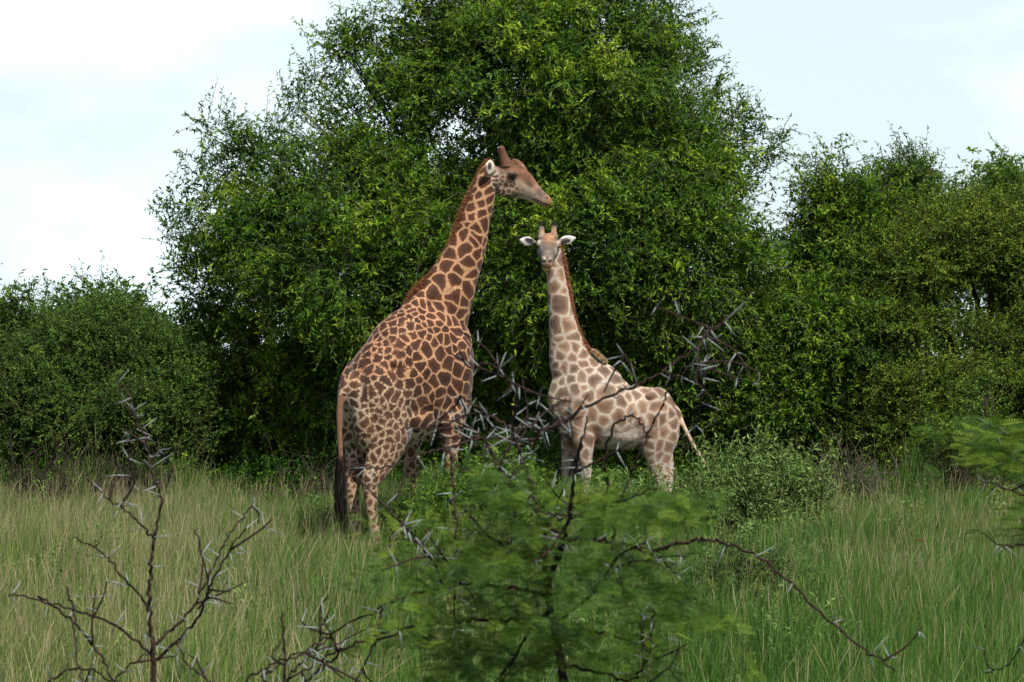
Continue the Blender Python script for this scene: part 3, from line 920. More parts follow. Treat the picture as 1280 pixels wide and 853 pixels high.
    head = np.clip(head + (z > W(0, 301, 38.9)[2]) * 1.0 + (np.abs(hx) > .17) * (z > W(0, 309, 38.9)[2]), 0, 1) * (z > W(0, 345, 38.5)[2])
    neck = sstep(z, 2.1, 2.6) * sstep(f, .9, 1.2)
    leg = 1 - sstep(z, 1.05, 1.35)
    rad = np.full(len(v), .168)
    rad = rad * (1 - neck) + .162 * neck
    rad = rad * (1 - sstep(z, 2.9, 3.5)) + .145 * sstep(z, 2.9, 3.5)
    rump = 1 - sstep(f, .3, .55)
    rad = rad * (1 - rump) + .165 * rump
    rad = rad * (1 - leg) + .115 * leg
    back = sstep(z, 1.95, 2.05) * (1 - sstep(f, .7, .95))
    rad = rad * (1 - back) + .13 * back
    rad = rad * (1 + .38 * vnoise(v, 2.8, 61)[:, 0] + .2 * vnoise(v, 6.0, 62)[:, 0])
    edge, rnd = patches(v, rad, 23, .045, 6.0)
    lowleg = 1 - sstep(z, .7, 1.1)
    line = .015 + .006 * lowleg - .003 * back
    ground = mixc((.42, .345, .275), (.42, .365, .305), leg)
    belly = (1 - sstep(z, 1.42, 1.62)) * sstep(f, .5, .62) * (1 - sstep(f, 1.08, 1.2))
    ground = mixc(ground, (.42, .35, .29), belly)
    patch = np.ones((len(v), 3)) * np.array((.27, .162, .102)) * (.72 + .5 * rnd)[:, None]
    patch = mixc(patch, (.17, .115, .088), sstep(z, 1.85, 2.25) * (1 - neck) * .75)
    patch = mixc(patch, (.33, .20, .135), leg * .7)
    patch = mixc(patch, ground, belly * .8)
    red_mark = np.clip(near(v, T(1.16, -.24, 1.36), .05, .13) + near(v, T(1.22, -.17, 1.16), .03, .12), 0, 1)  # darker reddish patch just behind the near foreleg
    patch = mixc(patch, (.17, .06, .045), red_mark * .7); ground = mixc(ground, (.36, .16, .12), red_mark * .7)
    edge = edge - line - belly * .005
    jag = np.full(len(v), .030)
    hc = mixc((.18, .105, .062), (.19, .15, .125), sstep(np.abs(hx), .05, .11))
    hc = mixc(hc, (.115, .10, .092), sstep(tt, .42, .62) * (1 - sstep(tt, .8, .92)) * .8)
    hc = mixc(hc, (.33, .17, .09), near(v, hq(.3, 0, .15), .06, .13) * .8)
    hc = mixc(hc, (.40, .215, .11), sstep(tt, .93, 1.03) * sstep(-hn, -.03, .05))
    hc = mixc(hc, (.06, .05, .045), near(v, hq(.93, 0, .08), .05, .09) * .7)
    for s in (1, -1):
        hc = mixc(hc, (.010, .008, .008), near(v, hq(1.0, s * .044, .045), .024, .042))
        hc = mixc(hc, (.04, .03, .025), near(v, hq(.36, s * .15, .03), .03, .075) * .9)
        hc = mixc(hc, (.26, .225, .195), near(v, hq(.52, s * .1, .03), .03, .07) * .6)
    for (bx, by, tx, ty) in ((677, 296, 677, 284.5), (692.5, 295, 692, 284)):
        hc = mixc(hc, (.03, .02, .016), near(v, W(tx, ty - 1, 38.98), .03, .06)); hc = mixc(hc, (.27, .15, .085), near(v, W(bx, by - 3, 38.9), .05, .09) * .7)
    hc = hc * (1 + .28 * vnoise(v, 16.0, 73)[:, :1] + .2 * vnoise(v, 34.0, 74)[:, :1])
    ground = mixc(ground, hc, head); edge = edge - head * .2
    for b_, t_ in ears:
        mid = (b_ + t_) / 2
        ax_ = unit(t_ - b_); le = np.linalg.norm(t_ - b_)
        u_ = (v - b_) @ ax_ / le; off = np.abs((v - b_) @ unit(np.cross(ax_, fc)))
        e = sstep(u_, .1, .25) * (1 - sstep(np.linalg.norm(v - mid, axis=1), .17, .2))
        ground = mixc(ground, (.62, .58, .53), e)
        lin = b_[1] + (t_[1] - b_[1]) * u_
        inn = e * (v[:, 1] < lin + .004) * np.exp(-(((v - b_) @ unit(np.cross(ax_, fc)) - .016) / .026) ** 2) * (1 - sstep(u_, .5, .8))
        ground = mixc(ground, (.02, .017, .015), np.clip(inn * 2.2, 0, 1))
        inn2 = e * (v[:, 1] < lin + .004) * np.exp(-(((v - b_) @ unit(np.cross(ax_, fc)) + .02) / .012) ** 2) * (1 - sstep(u_, .4, .7))
        ground = mixc(ground, (.05, .04, .035), np.clip(inn2 * 1.6, 0, 1) * .9)
    tl = np.min(np.stack([np.linalg.norm(v - p, axis=1) for p in catmull(tail[1:], 6)]), 0)
    tm = 1 - sstep(tl, .05, .08)
    ground = mixc(ground, (.44, .31, .22), tm); edge = edge - tm * .05
    ground = mixc(ground, (.03, .024, .02), 1 - sstep(z, .08, .11)); edge = edge - .1 * (1 - sstep(z, .1, .14))

    root = empty('giraffe', T(.8, 0, 0))
    tag(root, 'smaller pale young giraffe standing side on, face turned to the camera, ears spread', 'giraffe', 'giraffes standing in the clearing')
    np_mesh('body', v, [x for x in (q, t) if len(x)], M_COAT_YOUNG, root, {'edge': edge, 'ground': ground, 'patch': patch, 'jag': jag}, True)
    crest = [W(px - 2, py, dn + .03) for px, py in ((741, 441), (731, 428), (722, 408), (717, 388), (714, 368), (710, 345), (706, 325), (700, 306))]
    out = [unit(-U * .8 + Z * .5)] * 3 + [unit(-U + Z * .2)] * 4 + [unit(-U * .7 + Z * .7)]
    hair_strip('mane', crest, out, RT, .052, .018, 6000, M_MANE, root, 8, .018, .3, .008)
    hair_strip('mane_end', [W(755, 453, dn + .03), W(747, 445.5, dn + .03), W(738, 437.5, dn + .03)], [unit(-U * .6 + Z * .8)] * 3, RT, .07, .03, 1500, M_TAN, root, 18, .02, .6, .010)
    hair_tuft('tail_tuft', [tail[-2], W(886, 590, 39.17), W(890, 605, 39.17), W(890, 622, 39.17)], (.008, .014, .016, .006), 160, M_TUFT, root, 9, .5)
    for i, (tx, ty) in enumerate(((677, 284), (692, 283.5))):
        hair_tuft('horn_hair', [W(tx, ty + 1.5, 38.98), W(tx + .3, ty - 2, 38.99), W(tx + .8, ty - 5, 39.0)], (.035, .036, .016), 200, M_TUFT, root, 30 + i, .6)
    for s in (1, -1):
        e = Acc(); ball(e, hq(.36, s * .138, .035), [X * .03, D * .032, N * .027], 10)
        e.build('eye', M_EYE, root)
    return root


# ------------------------------------------------------------------ the big bushwillow and the thickets behind the giraffes
def sprays(name, rows, d, centre, seed, n, mat):
    """loose leafy shoots that stand out of a crown's outline, each on its own branchlet"""
    lf = leafy(seed, pb([(x, y, r, r, 0, 1) for x, y, r in rows], d), n, 6, 11, .6, .105, .036, cl_size=.32, droop=.12, up=.7, spread=.5, shell=(.1, .9), tint0=.42, front=0)
    root = bpy.data.objects[name]
    leaf_mesh('sprays', lf['base'], lf['d'], lf['nrm'], lf['ln'], lf['wd'], lf['tint'], mat, root)
    tw = Acc(); v, q = twig_mesh_arrays(*lf['tw'], .007); tw.add(v, q)
    rng = np.random.default_rng(seed)
    c = W(*centre, d)
    for p in lf['cl'][::2]:
        s = p + (c - p) * (1.3 / max(1.4, np.linalg.norm(c - p))) + np.array([0, 0, -.3])
        tw.tube(catmull([s, (s + p) / 2 + rng.normal(size=3) * .06, p], 4), np.linspace(.015, .005, 9), 4)
    tw.build('branchlets', M_TWIG, root)


def build_trees():
    D0 = 52.0
    big = pb([(700, 110, 160, 130, -0.4, .9), (748, 60, 98, 95, 0.0, .9), (585, 120, 95, 140, 0.6, .9), (640, 30, 80, 60, -0.1, 1), (475, 165, 72, 80, -0.3, .9),
              (512, 78, 50, 50, 0.0, .9), (408, 248, 82, 80, -0.8, .9), (330, 300, 90, 70, -0.6, .9), (300, 360, 80, 70, -0.3, .9), (320, 460, 105, 100, 0.1, .9),
              (420, 330, 120, 100, -1.4, .8), (520, 280, 100, 110, -0.8, .8), (600, 330, 130, 120, -1.0, .8), (720, 300, 130, 130, -1.5, .8),
              (812, 212, 88, 100, -0.9, .9), (868, 185, 45, 45, -0.6, .9), (860, 320, 100, 110, -1.4, .9), (885, 265, 50, 60, -0.3, .9), (440, 480, 110, 90, 0.0, .8), (580, 470, 110, 100, 0.3, .7),
              (720, 440, 130, 110, -0.3, .8), (860, 460, 110, 110, -0.5, .8), (930, 420, 85, 90, -0.7, .8), (260, 520, 70, 70, 0.5, .9), (640, 210, 150, 110, 0.7, .6),
               (240, 570, 60, 45, 0.8, .9), (340, 575, 80, 45, 0.7, .9), (450, 570, 80, 50, 0.7, .8), (560, 570, 80, 50, 1.0, .8), (670, 560, 80, 55, 0.8, .8), (780, 560, 80, 55, 0.5, .8), (890, 550, 80, 55, 0.3, .8), (970, 560, 60, 45, 0.6, .8)], D0, 17)
    voids = [(W(592, 172, D0), 0.5, .42), (W(560, 190, D0), .3, .25), (W(612, 140, D0), .28, .15), (W(575, 235, D0), .3, .2), (W(548, 140, D0), .28, .25), (W(525, 195, D0), .3, .3), (W(628, 195, D0), .38, .2), (W(640, 100, D0), .4, .4), (W(460, 290, D0), .3, .4), (W(700, 500, D0), .5, .5), (W(430, 560, D0), .7, .4)]
    base = W(610, 640, 53); base[2] = 0
    limbs = [W(606, 95, 51.6), W(640, 60, 52.3), W(530, 195, 51.8)]
    kw = dict(n_cl=1050, n_sh=24, n_lf=15, sh_len=.62, leaf_l=.112, leaf_w=.038, cl_size=.42, droop=.3, up=.45, spread=.62, inner=.45, shell=(.8, 1.06), voids=voids, tint0=.42, leaf_up=.7)
    plant('broadleaf_tree', 'tall dense green tree filling the middle, rising above the adult giraffe', 'tree', None, 41, big, base, M_TREE, M_BARK, .17, kw, 12, 260, 1.8, .006,
          extra_tops=limbs)
    # loose shoots standing out of its outline
    sprays('broadleaf_tree', ((255, 165, 17), (285, 165, 20), (315, 195, 22), (300, 230, 25), (262, 210, 16), (250, 265, 16), (235, 300, 20), (225, 275, 14), (372, 135, 20), (355, 165, 20), (400, 105, 20), (432, 62, 20), (462, 32, 20), (500, 22, 20),
                        (530, 5, 28), (838, 20, 22), (858, 75, 22), (880, 120, 22), (918, 155, 22), (945, 168, 18), (930, 205, 24), (915, 240, 26), (330, 170, 20), (240, 200, 12)), D0, (600, 260), 77, 230, M_TREE)
    # trees to the right of it
    g = 'trees and thickets along the back of the clearing'
    a = pb([(1035, 324, 42, 45, 0, .9), (1055, 279, 30, 40, .3, .9), (1005, 399, 60, 50, -.4, .9), (1065, 359, 65, 65, 0, .9), (1020, 444, 95, 90, -.6, .9), (970, 514, 80, 70, -.6, .9),
            (1070, 474, 70, 80, -.4, .9), (1000, 564, 70, 45, -.5, .8), (1030, 219, 18, 28, .2, 1), (1075, 249, 28, 30, .3, 1)], 51.5, 12)
    b0 = W(1020, 630, 51.8); b0[2] = 0
    plant('broadleaf_tree', 'loose leafy tree right of the big tree, thin shoots reaching into the sky', 'tree', g, 52, a, b0, M_TREE, M_BARK, .10,
          dict(n_cl=620, n_sh=14, n_lf=13, sh_len=.6, leaf_l=.105, leaf_w=.036, cl_size=.4, droop=.18, up=.6, spread=.6, tint0=.42, shell=(.5, 1.05), inner=.15), 7, 130, 1.5, .006)
    sprays('broadleaf_tree.001', ((1012, 274, 18), (1028, 224, 13), (1040, 249, 16), (1075, 254, 18), (1095, 274, 18), (1000, 319, 18), (1050, 274, 18), (975, 354, 20)), 51.5, (1030, 330), 78, 120, M_TREE)
    a = pb([(1140, 263, 50, 45, 0, .9), (1145, 223, 26, 26, 0, .9), (1110, 253, 28, 28, 0, .9), (1170, 278, 30, 35, .3, .9), (1150, 338, 70, 60, .4, .9)], 55, 12)
    b0 = W(1145, 620, 55.3); b0[2] = 0
    plant('broadleaf_tree', 'thin topped tree rising behind the thicket on the right', 'tree', g, 53, a, b0, M_TREE2, M_BARK, .10,
          dict(n_cl=150, n_sh=12, n_lf=13, sh_len=.6, leaf_l=.1, leaf_w=.036, cl_size=.4, droop=.1, up=.8, spread=.6, tint0=.45, shell=(.3, 1.05)), 5, 60, 1.5, .006)
    sprays('broadleaf_tree.002', ((1140, 212, 14), (1125, 240, 18), (1160, 230, 18), (1185, 265, 18), (1108, 260, 16), (1200, 285, 14)), 55, (1145, 280), 79, 80, M_TREE2)
    a = pb([(1255, 261, 40, 30, 0, .9), (1250, 236, 12, 18, 0, 1), (1285, 276, 50, 50, .3, .9), (1250, 316, 60, 50, .4, .9), (1225, 261, 16, 16, 0, 1)], 55.5, 12)
    b0 = W(1262, 620, 55.6); b0[2] = 0
    plant('broadleaf_tree', 'small spiky topped tree behind the thicket at the right edge', 'tree', g, 54, a, b0, M_TREE2, M_BARK, .09,
          dict(n_cl=130, n_sh=12, n_lf=13, sh_len=.55, leaf_l=.1, leaf_w=.036, cl_size=.4, droop=.1, up=.8, spread=.6, tint0=.45, shell=(.3, 1.05)), 4, 50, 1.5, .006)
    sprays('broadleaf_tree.003', ((1250, 226, 9), (1232, 258, 16), (1268, 246, 18), (1285, 251, 14), (1215, 281, 14)), 55.5, (1255, 280), 80, 70, M_TREE2)
    # layered thorn thicket, right
    a = pb([(1200, 300, 95, 48, .4, .9), (1270, 285, 80, 45, .6, .9), (1150, 340, 75, 45, 0, .9), (1100, 330, 60, 45, .4, .9), (1235, 345, 90, 35, 0, .8), (1130, 400, 70, 40, -.5, .8), (1290, 395, 90, 40, 0, .8), (1190, 385, 60, 25, -.2, .7),
            (1240, 440, 80, 35, -.9, .8), (1160, 490, 80, 45, -1.0, .8), (1270, 490, 80, 50, -1.0, .8), (1210, 545, 90, 40, -1.3, .8), (1120, 540, 60, 40, -1.0, .8), (1330, 330, 90, 80, .3, .9), (1340, 480, 90, 80, -.3, .9)], 51, 12)
    vd = [(W(1200, 375, 51), .6, .08), (W(1245, 362, 51), .5, .1), (W(1160, 385, 51), .35, .1), (W(1150, 450, 51), .55, .12), (W(1190, 418, 51), .4, .15), (W(1270, 445, 51), .35, .2), (W(1215, 500, 51), .35, .3)]
    b0 = W(1215, 625, 51.5); b0[2] = 0
    plant('thorn_tree', 'spreading fine-leaved thorn tree in flat layers at the right edge', 'tree', g, 55, a, b0, M_ACACIA, M_TWIG, .12,
          dict(n_cl=1150, n_sh=20, n_lf=18, sh_len=.5, leaf_l=.058, leaf_w=.026, cl_size=.5, droop=.05, up=.25, spread=.9, flat=.65, voids=vd, tint0=.45, shell=(.55, 1.05)), 12, 300, 2.5, .006)
    # left thickets
    a = pb([(115, 441, 85, 45, 0, .9), (60, 476, 80, 50, -.3, .9), (170, 466, 70, 50, 0, .9), (110, 516, 110, 50, -.8, .8), (190, 536, 60, 60, -.5, .8), (40, 536, 70, 50, -.6, .8), (130, 408, 45, 25, .3, .9), (130, 596, 100, 45, -.3, .8), (210, 476, 40, 60, .2, .9)], 51, 10)
    b0 = W(120, 625, 51.6); b0[2] = 0
    vd = [(W(110, 540, 51), .9, .3), (W(190, 555, 51), .7, .35), (W(40, 545, 51), .6, .4)]
    plant('thorn_tree', 'rounded olive thorn tree left of the big tree', 'tree', g, 56, a, b0, M_ACACIA_OLIVE, M_TWIG, .11,
          dict(n_cl=800, n_sh=20, n_lf=18, sh_len=.45, leaf_l=.062, leaf_w=.026, cl_size=.5, droop=.1, up=.35, spread=.85, flat=.3, voids=vd, tint0=.42, shell=(.55, 1.05)), 8, 240, 2.5, .006)
    a = pb([(5, 434, 45, 40, .5, .9), (-60, 434, 70, 60, .3, .9), (-20, 504, 60, 70, .3, .9), (25, 406, 14, 20, .5, 1), (-60, 554, 90, 70, 0, .9)], 53)
    b0 = W(-20, 622, 53.4); b0[2] = 0
    plant('broadleaf_tree', 'green tree cut by the left edge behind the olive thorn tree', 'tree', g, 57, a, b0, M_TREE2, M_BARK, .10,
          dict(n_cl=260, n_sh=15, n_lf=13, sh_len=.5, leaf_l=.095, leaf_w=.036, cl_size=.45, droop=.15, up=.6, spread=.7, tint0=.38, shell=(.45, 1.05)), 5, 70, 1.5, .006)
    sprays('broadleaf_tree.004', ((25, 388, 9), (5, 398, 12), (50, 415, 12)), 53, (0, 450), 81, 30, M_TREE2)
    a = pb([(100, 425, 30, 18, .6, .9), (125, 400, 30, 20, .3, 1), (160, 422, 30, 20, .3, .9), (60, 405, 12, 14, .3, 1), (200, 435, 25, 25, .5, .9), (130, 460, 60, 40, .5, .9)], 54)
    b0 = W(130, 620, 54.2); b0[2] = 0
    plant('broadleaf_tree', 'wispy pale treetop showing above the olive thorn tree', 'tree', g, 58, a, b0, M_TREE2, M_TWIG, .07,
          dict(n_cl=90, n_sh=9, n_lf=11, sh_len=.5, leaf_l=.06, leaf_w=.02, cl_size=.35, droop=.05, up=.8, spread=.6, tint0=.55, shell=(.2, 1.0)), 4, 50, 1.5, .005)
    sprays('broadleaf_tree.005', ((60, 394, 9), (120, 378, 12), (150, 388, 12), (185, 406, 12), (100, 394, 10)), 54, (130, 420), 82, 50, M_TREE2)


def build_far_wood():
    """more bush behind the front trees, one dark mass seen only through their gaps"""
    rows = []
    rng = np.random.default_rng(4)
    for px in range(-220, 1520, 75):
        top = (470 if px < 1040 else 385 if px < 1150 else 310) + rng.normal() * 14
        rows.append((px, top, 75, 80, rng.uniform(-1, 1), .8)); rows.append((px + 30, 560, 75, 60, rng.uniform(-1, 1), .8)); rows.append((px + 10, (top + 560) / 2, 75, 95, rng.uniform(-1, 1), .8))
    lf = leafy(99, pb(rows, 60), 1300, 12, 12, .7, .16, .07, cl_size=.7, droop=.2, up=.4, spread=.8, tint0=.3)
    o = leaf_mesh('woodland', lf['base'], lf['d'], lf['nrm'], lf['ln'], lf['wd'], lf['tint'], M_TREE2, None)
    tag(o, 'dense bush beyond the front trees, seen through their gaps', 'woodland', kind='stuff')


def build_undergrowth():
    """low dark ground cover where the grass ends under the trees"""
    rows = []
    rng = np.random.default_rng(14)
    for px in range(-120, 1420, 34):
        d = 46.3 + rng.uniform(-1.0, 1.6)
        hgt = rng.uniform(8, 26)
        rows.append((px, 640 - hgt * .4, 30, hgt, d - 46.5, 1.2)); rows.append((px + 15, 622 - hgt * .3, 32, hgt, d - 44.6, 1.2))
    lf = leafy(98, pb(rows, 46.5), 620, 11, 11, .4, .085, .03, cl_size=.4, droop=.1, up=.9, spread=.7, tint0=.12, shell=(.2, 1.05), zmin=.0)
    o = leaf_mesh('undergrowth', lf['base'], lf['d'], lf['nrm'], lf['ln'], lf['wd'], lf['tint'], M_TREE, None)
    tag(o, 'low dark leafy ground cover at the foot of the trees', 'undergrowth', kind='stuff')


def build_brush():
    """dead twig tangles in the shade at the foot of the trees"""
    rng = np.random.default_rng(91)
    for (px, py, d, w, h, n, lab, mat) in ((65, 560, 45.6, 1.2, .9, 150, 'tangle of dark bare twigs under the olive thorn tree at left', M_TWIG), (165, 560, 45.4, 1.0, 1.0, 150, 'dark bare brush between the olive thorn tree and the big tree', M_TWIG),
                                           (1050, 570, 45.2, 1.1, .9, 260, 'grey brown dead bush in the shade right of the sage shrub', M_DEAD), (405, 560, 45.8, 1.1, .9, 120, 'bare twigs in the shade left of the adult giraffe', M_TWIG),
                                           (1215, 540, 45.6, 1.1, .9, 120, 'dry twigs below the layered thorn tree', M_TWIG)):
        b = W(px, py, d); b[2] = 0
        acc = Acc()
        for k in range(n):
            az, el = rng.uniform(0, 6.28), rng.uniform(.25, 1.45)
            dr = np.array([math.cos(az) * math.cos(el), math.sin(az) * math.cos(el) * .6, math.sin(el)])
            p0 = b + np.array([rng.normal() * w * .35, rng.normal() * .25, rng.uniform(-.05, h * .5)])
            ln = rng.uniform(.4, 1.0) * h
            p1 = p0 + dr * ln * .5 + rng.normal(size=3) * .1; p2 = p0 + dr * ln + rng.normal(size=3) * .15
            acc.tube(catmull([p0, p1, p2], 4), np.linspace(rng.uniform(.006, .016), .003, 9), 4)
        o = acc.build('dead_bush', mat); tag(o, lab, 'bush', 'dead brush under the trees')


# ------------------------------------------------------------------ bushes among the grass
def build_bushes():
    g = 'leafy bushes growing in the grass'
    def bush(name, lab, seed, rows, d, mat, kw, r0=.03, n_tops=6, tw=60):
        a = pb(rows, d)
        m = np.mean([r[0] for r in rows]); b0 = W(m, 600, d); b0[2] = 0
        plant(name, lab, 'bush', g, seed, a, b0, mat, M_TWIG, r0, kw, n_tops, tw, 4, .004, 'foliage', 'stems')
    bush('leafy_bush', 'bright green bush hiding the front legs of the adult giraffe', 61,
         [(585, 622, 42, 30, 0, 1), (620, 618, 45, 34, .2, 1), (555, 668, 40, 32, -.2, 1), (595, 670, 72, 52, -.2, 1), (645, 632, 42, 36, .3, 1), (535, 705, 40, 30, -.4, 1), (575, 710, 90, 36, -.3, 1), (660, 675, 50, 55, 0, 1)], 33,
         M_BUSH, dict(n_cl=210, n_sh=12, n_lf=11, sh_len=.26, leaf_l=.065, leaf_w=.027, cl_size=.22, droop=.05, up=.9, spread=.65, tint0=.42, shell=(.5, 1.05), front=.5))
    bush('leafy_bush', 'small pale green bush beside the hind legs of the adult giraffe', 62,
         [(512, 640, 24, 30, 0, 1), (500, 690, 24, 26, 0, 1), (525, 665, 28, 35, 0, 1)], 34,
         M_BUSH, dict(n_cl=60, n_sh=10, n_lf=10, sh_len=.24, leaf_l=.05, leaf_w=.017, cl_size=.18, droop=.05, up=1.2, spread=.5, tint0=.3, shell=(.3, 1.05), front=.4), .015, 4, 20)
    bush('sage_shrub', 'grey green upright shrub behind the tail of the young giraffe', 63,
         [(960, 618, 50, 34, 0, 1), (910, 634, 50, 36, .2, 1), (1003, 636, 32, 26, .1, 1), (930, 666, 78, 42, -.2, 1), (1000, 674, 38, 36, 0, 1), (872, 668, 40, 38, 0, 1), (945, 592, 20, 14, 0, 1)], 34.5,
         M_SAGE, dict(n_cl=120, n_sh=7, n_lf=17, sh_len=.50, leaf_l=.085, leaf_w=.024, cl_size=.28, droop=-.05, up=1.7, spread=.34, tint0=.45, shell=(.35, 1.05), front=.5))
    bush('sage_shrub', 'grey green shrub under the belly of the young giraffe', 64,
         [(775, 648, 45, 24, 0, 1), (725, 682, 42, 34, -.2, 1), (825, 682, 55, 30, .2, 1), (780, 695, 90, 40, -.1, 1), (690, 680, 40, 45, 0, 1)], 36.2,
         M_SAGE, dict(n_cl=130, n_sh=7, n_lf=15, sh_len=.40, leaf_l=.08, leaf_w=.022, cl_size=.26, droop=-.05, up=1.5, spread=.4, tint0=.40, shell=(.35, 1.05), front=.5))
    bush('leafy_bush', 'green bush between the two giraffes, behind the thorny twigs', 65,
         [(660, 590, 45, 40, 0, 1), (640, 640, 55, 50, 0, 1), (690, 630, 40, 50, .2, 1), (630, 590, 35, 30, .3, 1)], 39.5,
         M_BUSH, dict(n_cl=110, n_sh=11, n_lf=12, sh_len=.3, leaf_l=.06, leaf_w=.022, cl_size=.25, droop=.05, up=.9, spread=.65, tint0=.2, shell=(.5, 1.05), front=.5))
    bush('young_sapling', 'thin pale stemmed sapling with few leaves in front of the right thicket', 66,
         [(1238, 500, 26, 32, 0, 1), (1236, 545, 22, 30, 0, 1), (1215, 555, 30, 22, 0, 1)], 47,
         M_BUSH, dict(n_cl=26, n_sh=6, n_lf=9, sh_len=.4, leaf_l=.07, leaf_w=.03, cl_size=.25, droop=.1, up=.8, spread=.7, tint0=.35, shell=(.2, 1.0), front=.2), .022, 3, 12)
    bush('leafy_bush', 'low bush at the edge of the grass below the right thicket', 67,
         [(1190, 560, 40, 28, 0, 1), (1160, 580, 30, 22, 0, 1), (1230, 580, 40, 25, 0, 1)], 47,
         M_BUSH, dict(n_cl=50, n_sh=9, n_lf=10, sh_len=.34, leaf_l=.07, leaf_w=.026, cl_size=.3, droop=.1, up=.8, spread=.7, tint0=.2, shell=(.4, 1.0), front=.3), .02, 3, 20)
    bush('leafy_bush', 'dark low bush in the grass right of the thorn bush', 68,
         [(930, 740, 60, 40, 0, 1), (890, 770, 60, 45, -.2, 1), (960, 790, 50, 40, 0, 1), (920, 810, 70, 40, 0, 1)], 25,
         M_SAGE, dict(n_cl=90, n_sh=9, n_lf=14, sh_len=.26, leaf_l=.045, leaf_w=.013, cl_size=.2, droop=0, up=1.1, spread=.5, tint0=.15, shell=(.3, 1.05), front=.4), .015, 4, 20)
    # flowering weeds
    rng = np.random.default_rng(17)
    spots = [(1108, 690, 31, .75, 'white'), (1135, 690, 31.5, .7, 'white'), (1103, 720, 28, .6, 'white'), (1160, 672, 33, .55, 'red'), (1265, 740, 26, .6, 'white'), (365, 652, 41, .5, 'red'), (1272, 705, 29, .5, 'red')]
    labs = ['tall whitish flower spike in the grass right of the sage shrub', 'thin whitish flower spike beside the tall one in the right grass', 'short whitish flower spike nearest in the right grass',
            'small red flower in the middle of the right grass', 'pale flower spike low at the right edge', 'pink red flower head in the grass left of the adult giraffe', 'tiny red flower at the right edge of the grass']
    for (px, py, d, h, c), lab in zip(spots, labs):
        b = W(px, py, d); top = b[2]; b[2] = 0
        root = empty('wildflower', b); tag(root, lab, 'wildflower', 'wildflowers in the grass')
        st, fl = Acc(), Acc()
        tip = np.array([b[0] + rng.normal() * .06, b[1], top])
        P = catmull([b, (b + tip) / 2 + rng.normal(size=3) * .03, tip], 6)
        st.tube(P, np.linspace(.006, .003, len(P)), 5, .1); st.build('stem', M_FLOWER, root)
        for k in range(46 if c == 'white' else 14):
            u = rng.uniform(.62, 1) if c == 'white' else rng.uniform(.96, 1.0)
            i = min(int(u * (len(P) - 1)), len(P) - 1)
            o = unit(rng.normal(size=3)) * rng.uniform(.008, .03)
            ball(fl, P[i] + o, np.diag([.007, .007, .012]), 5)
        f = fl.build('flower', M_FLOWER, root)
        f.data.attributes['tint'].data.foreach_set('value', np.full(len(f.data.vertices), .6 if c == 'white' else 1.0, np.float32))


# ------------------------------------------------------------------ grass
def build_weeds():
    """broad leaved weeds scattered through the grass"""
    rng = np.random.default_rng(33)
    rows = []
    for k in range(150):
        y = math.sqrt(rng.uniform(19 ** 2, 44 ** 2)); x = rng.uniform(-1, 1) * (y * .185 + 1)
        if -3.2 < x < -.6 and 31 < y < 37: continue
        r = rng.uniform(.12, .34)
        rows.append((x, y, rng.uniform(.12, .38), r, r, r * rng.uniform(.7, 1.3)))
    lf = leafy(34, rows, 420, 5, 9, .22, .06, .02, cl_size=.2, droop=.0, up=1.5, spread=.45, tint0=.38, shell=(.1, 1.0), front=.2, zmin=.05)
    o = leaf_mesh('weeds', lf['base'], lf['d'], lf['nrm'], lf['ln'], lf['wd'], lf['tint'], M_SAGE, None)
    tag(o, 'small leafy weeds scattered through the grass', 'weeds', kind='stuff')


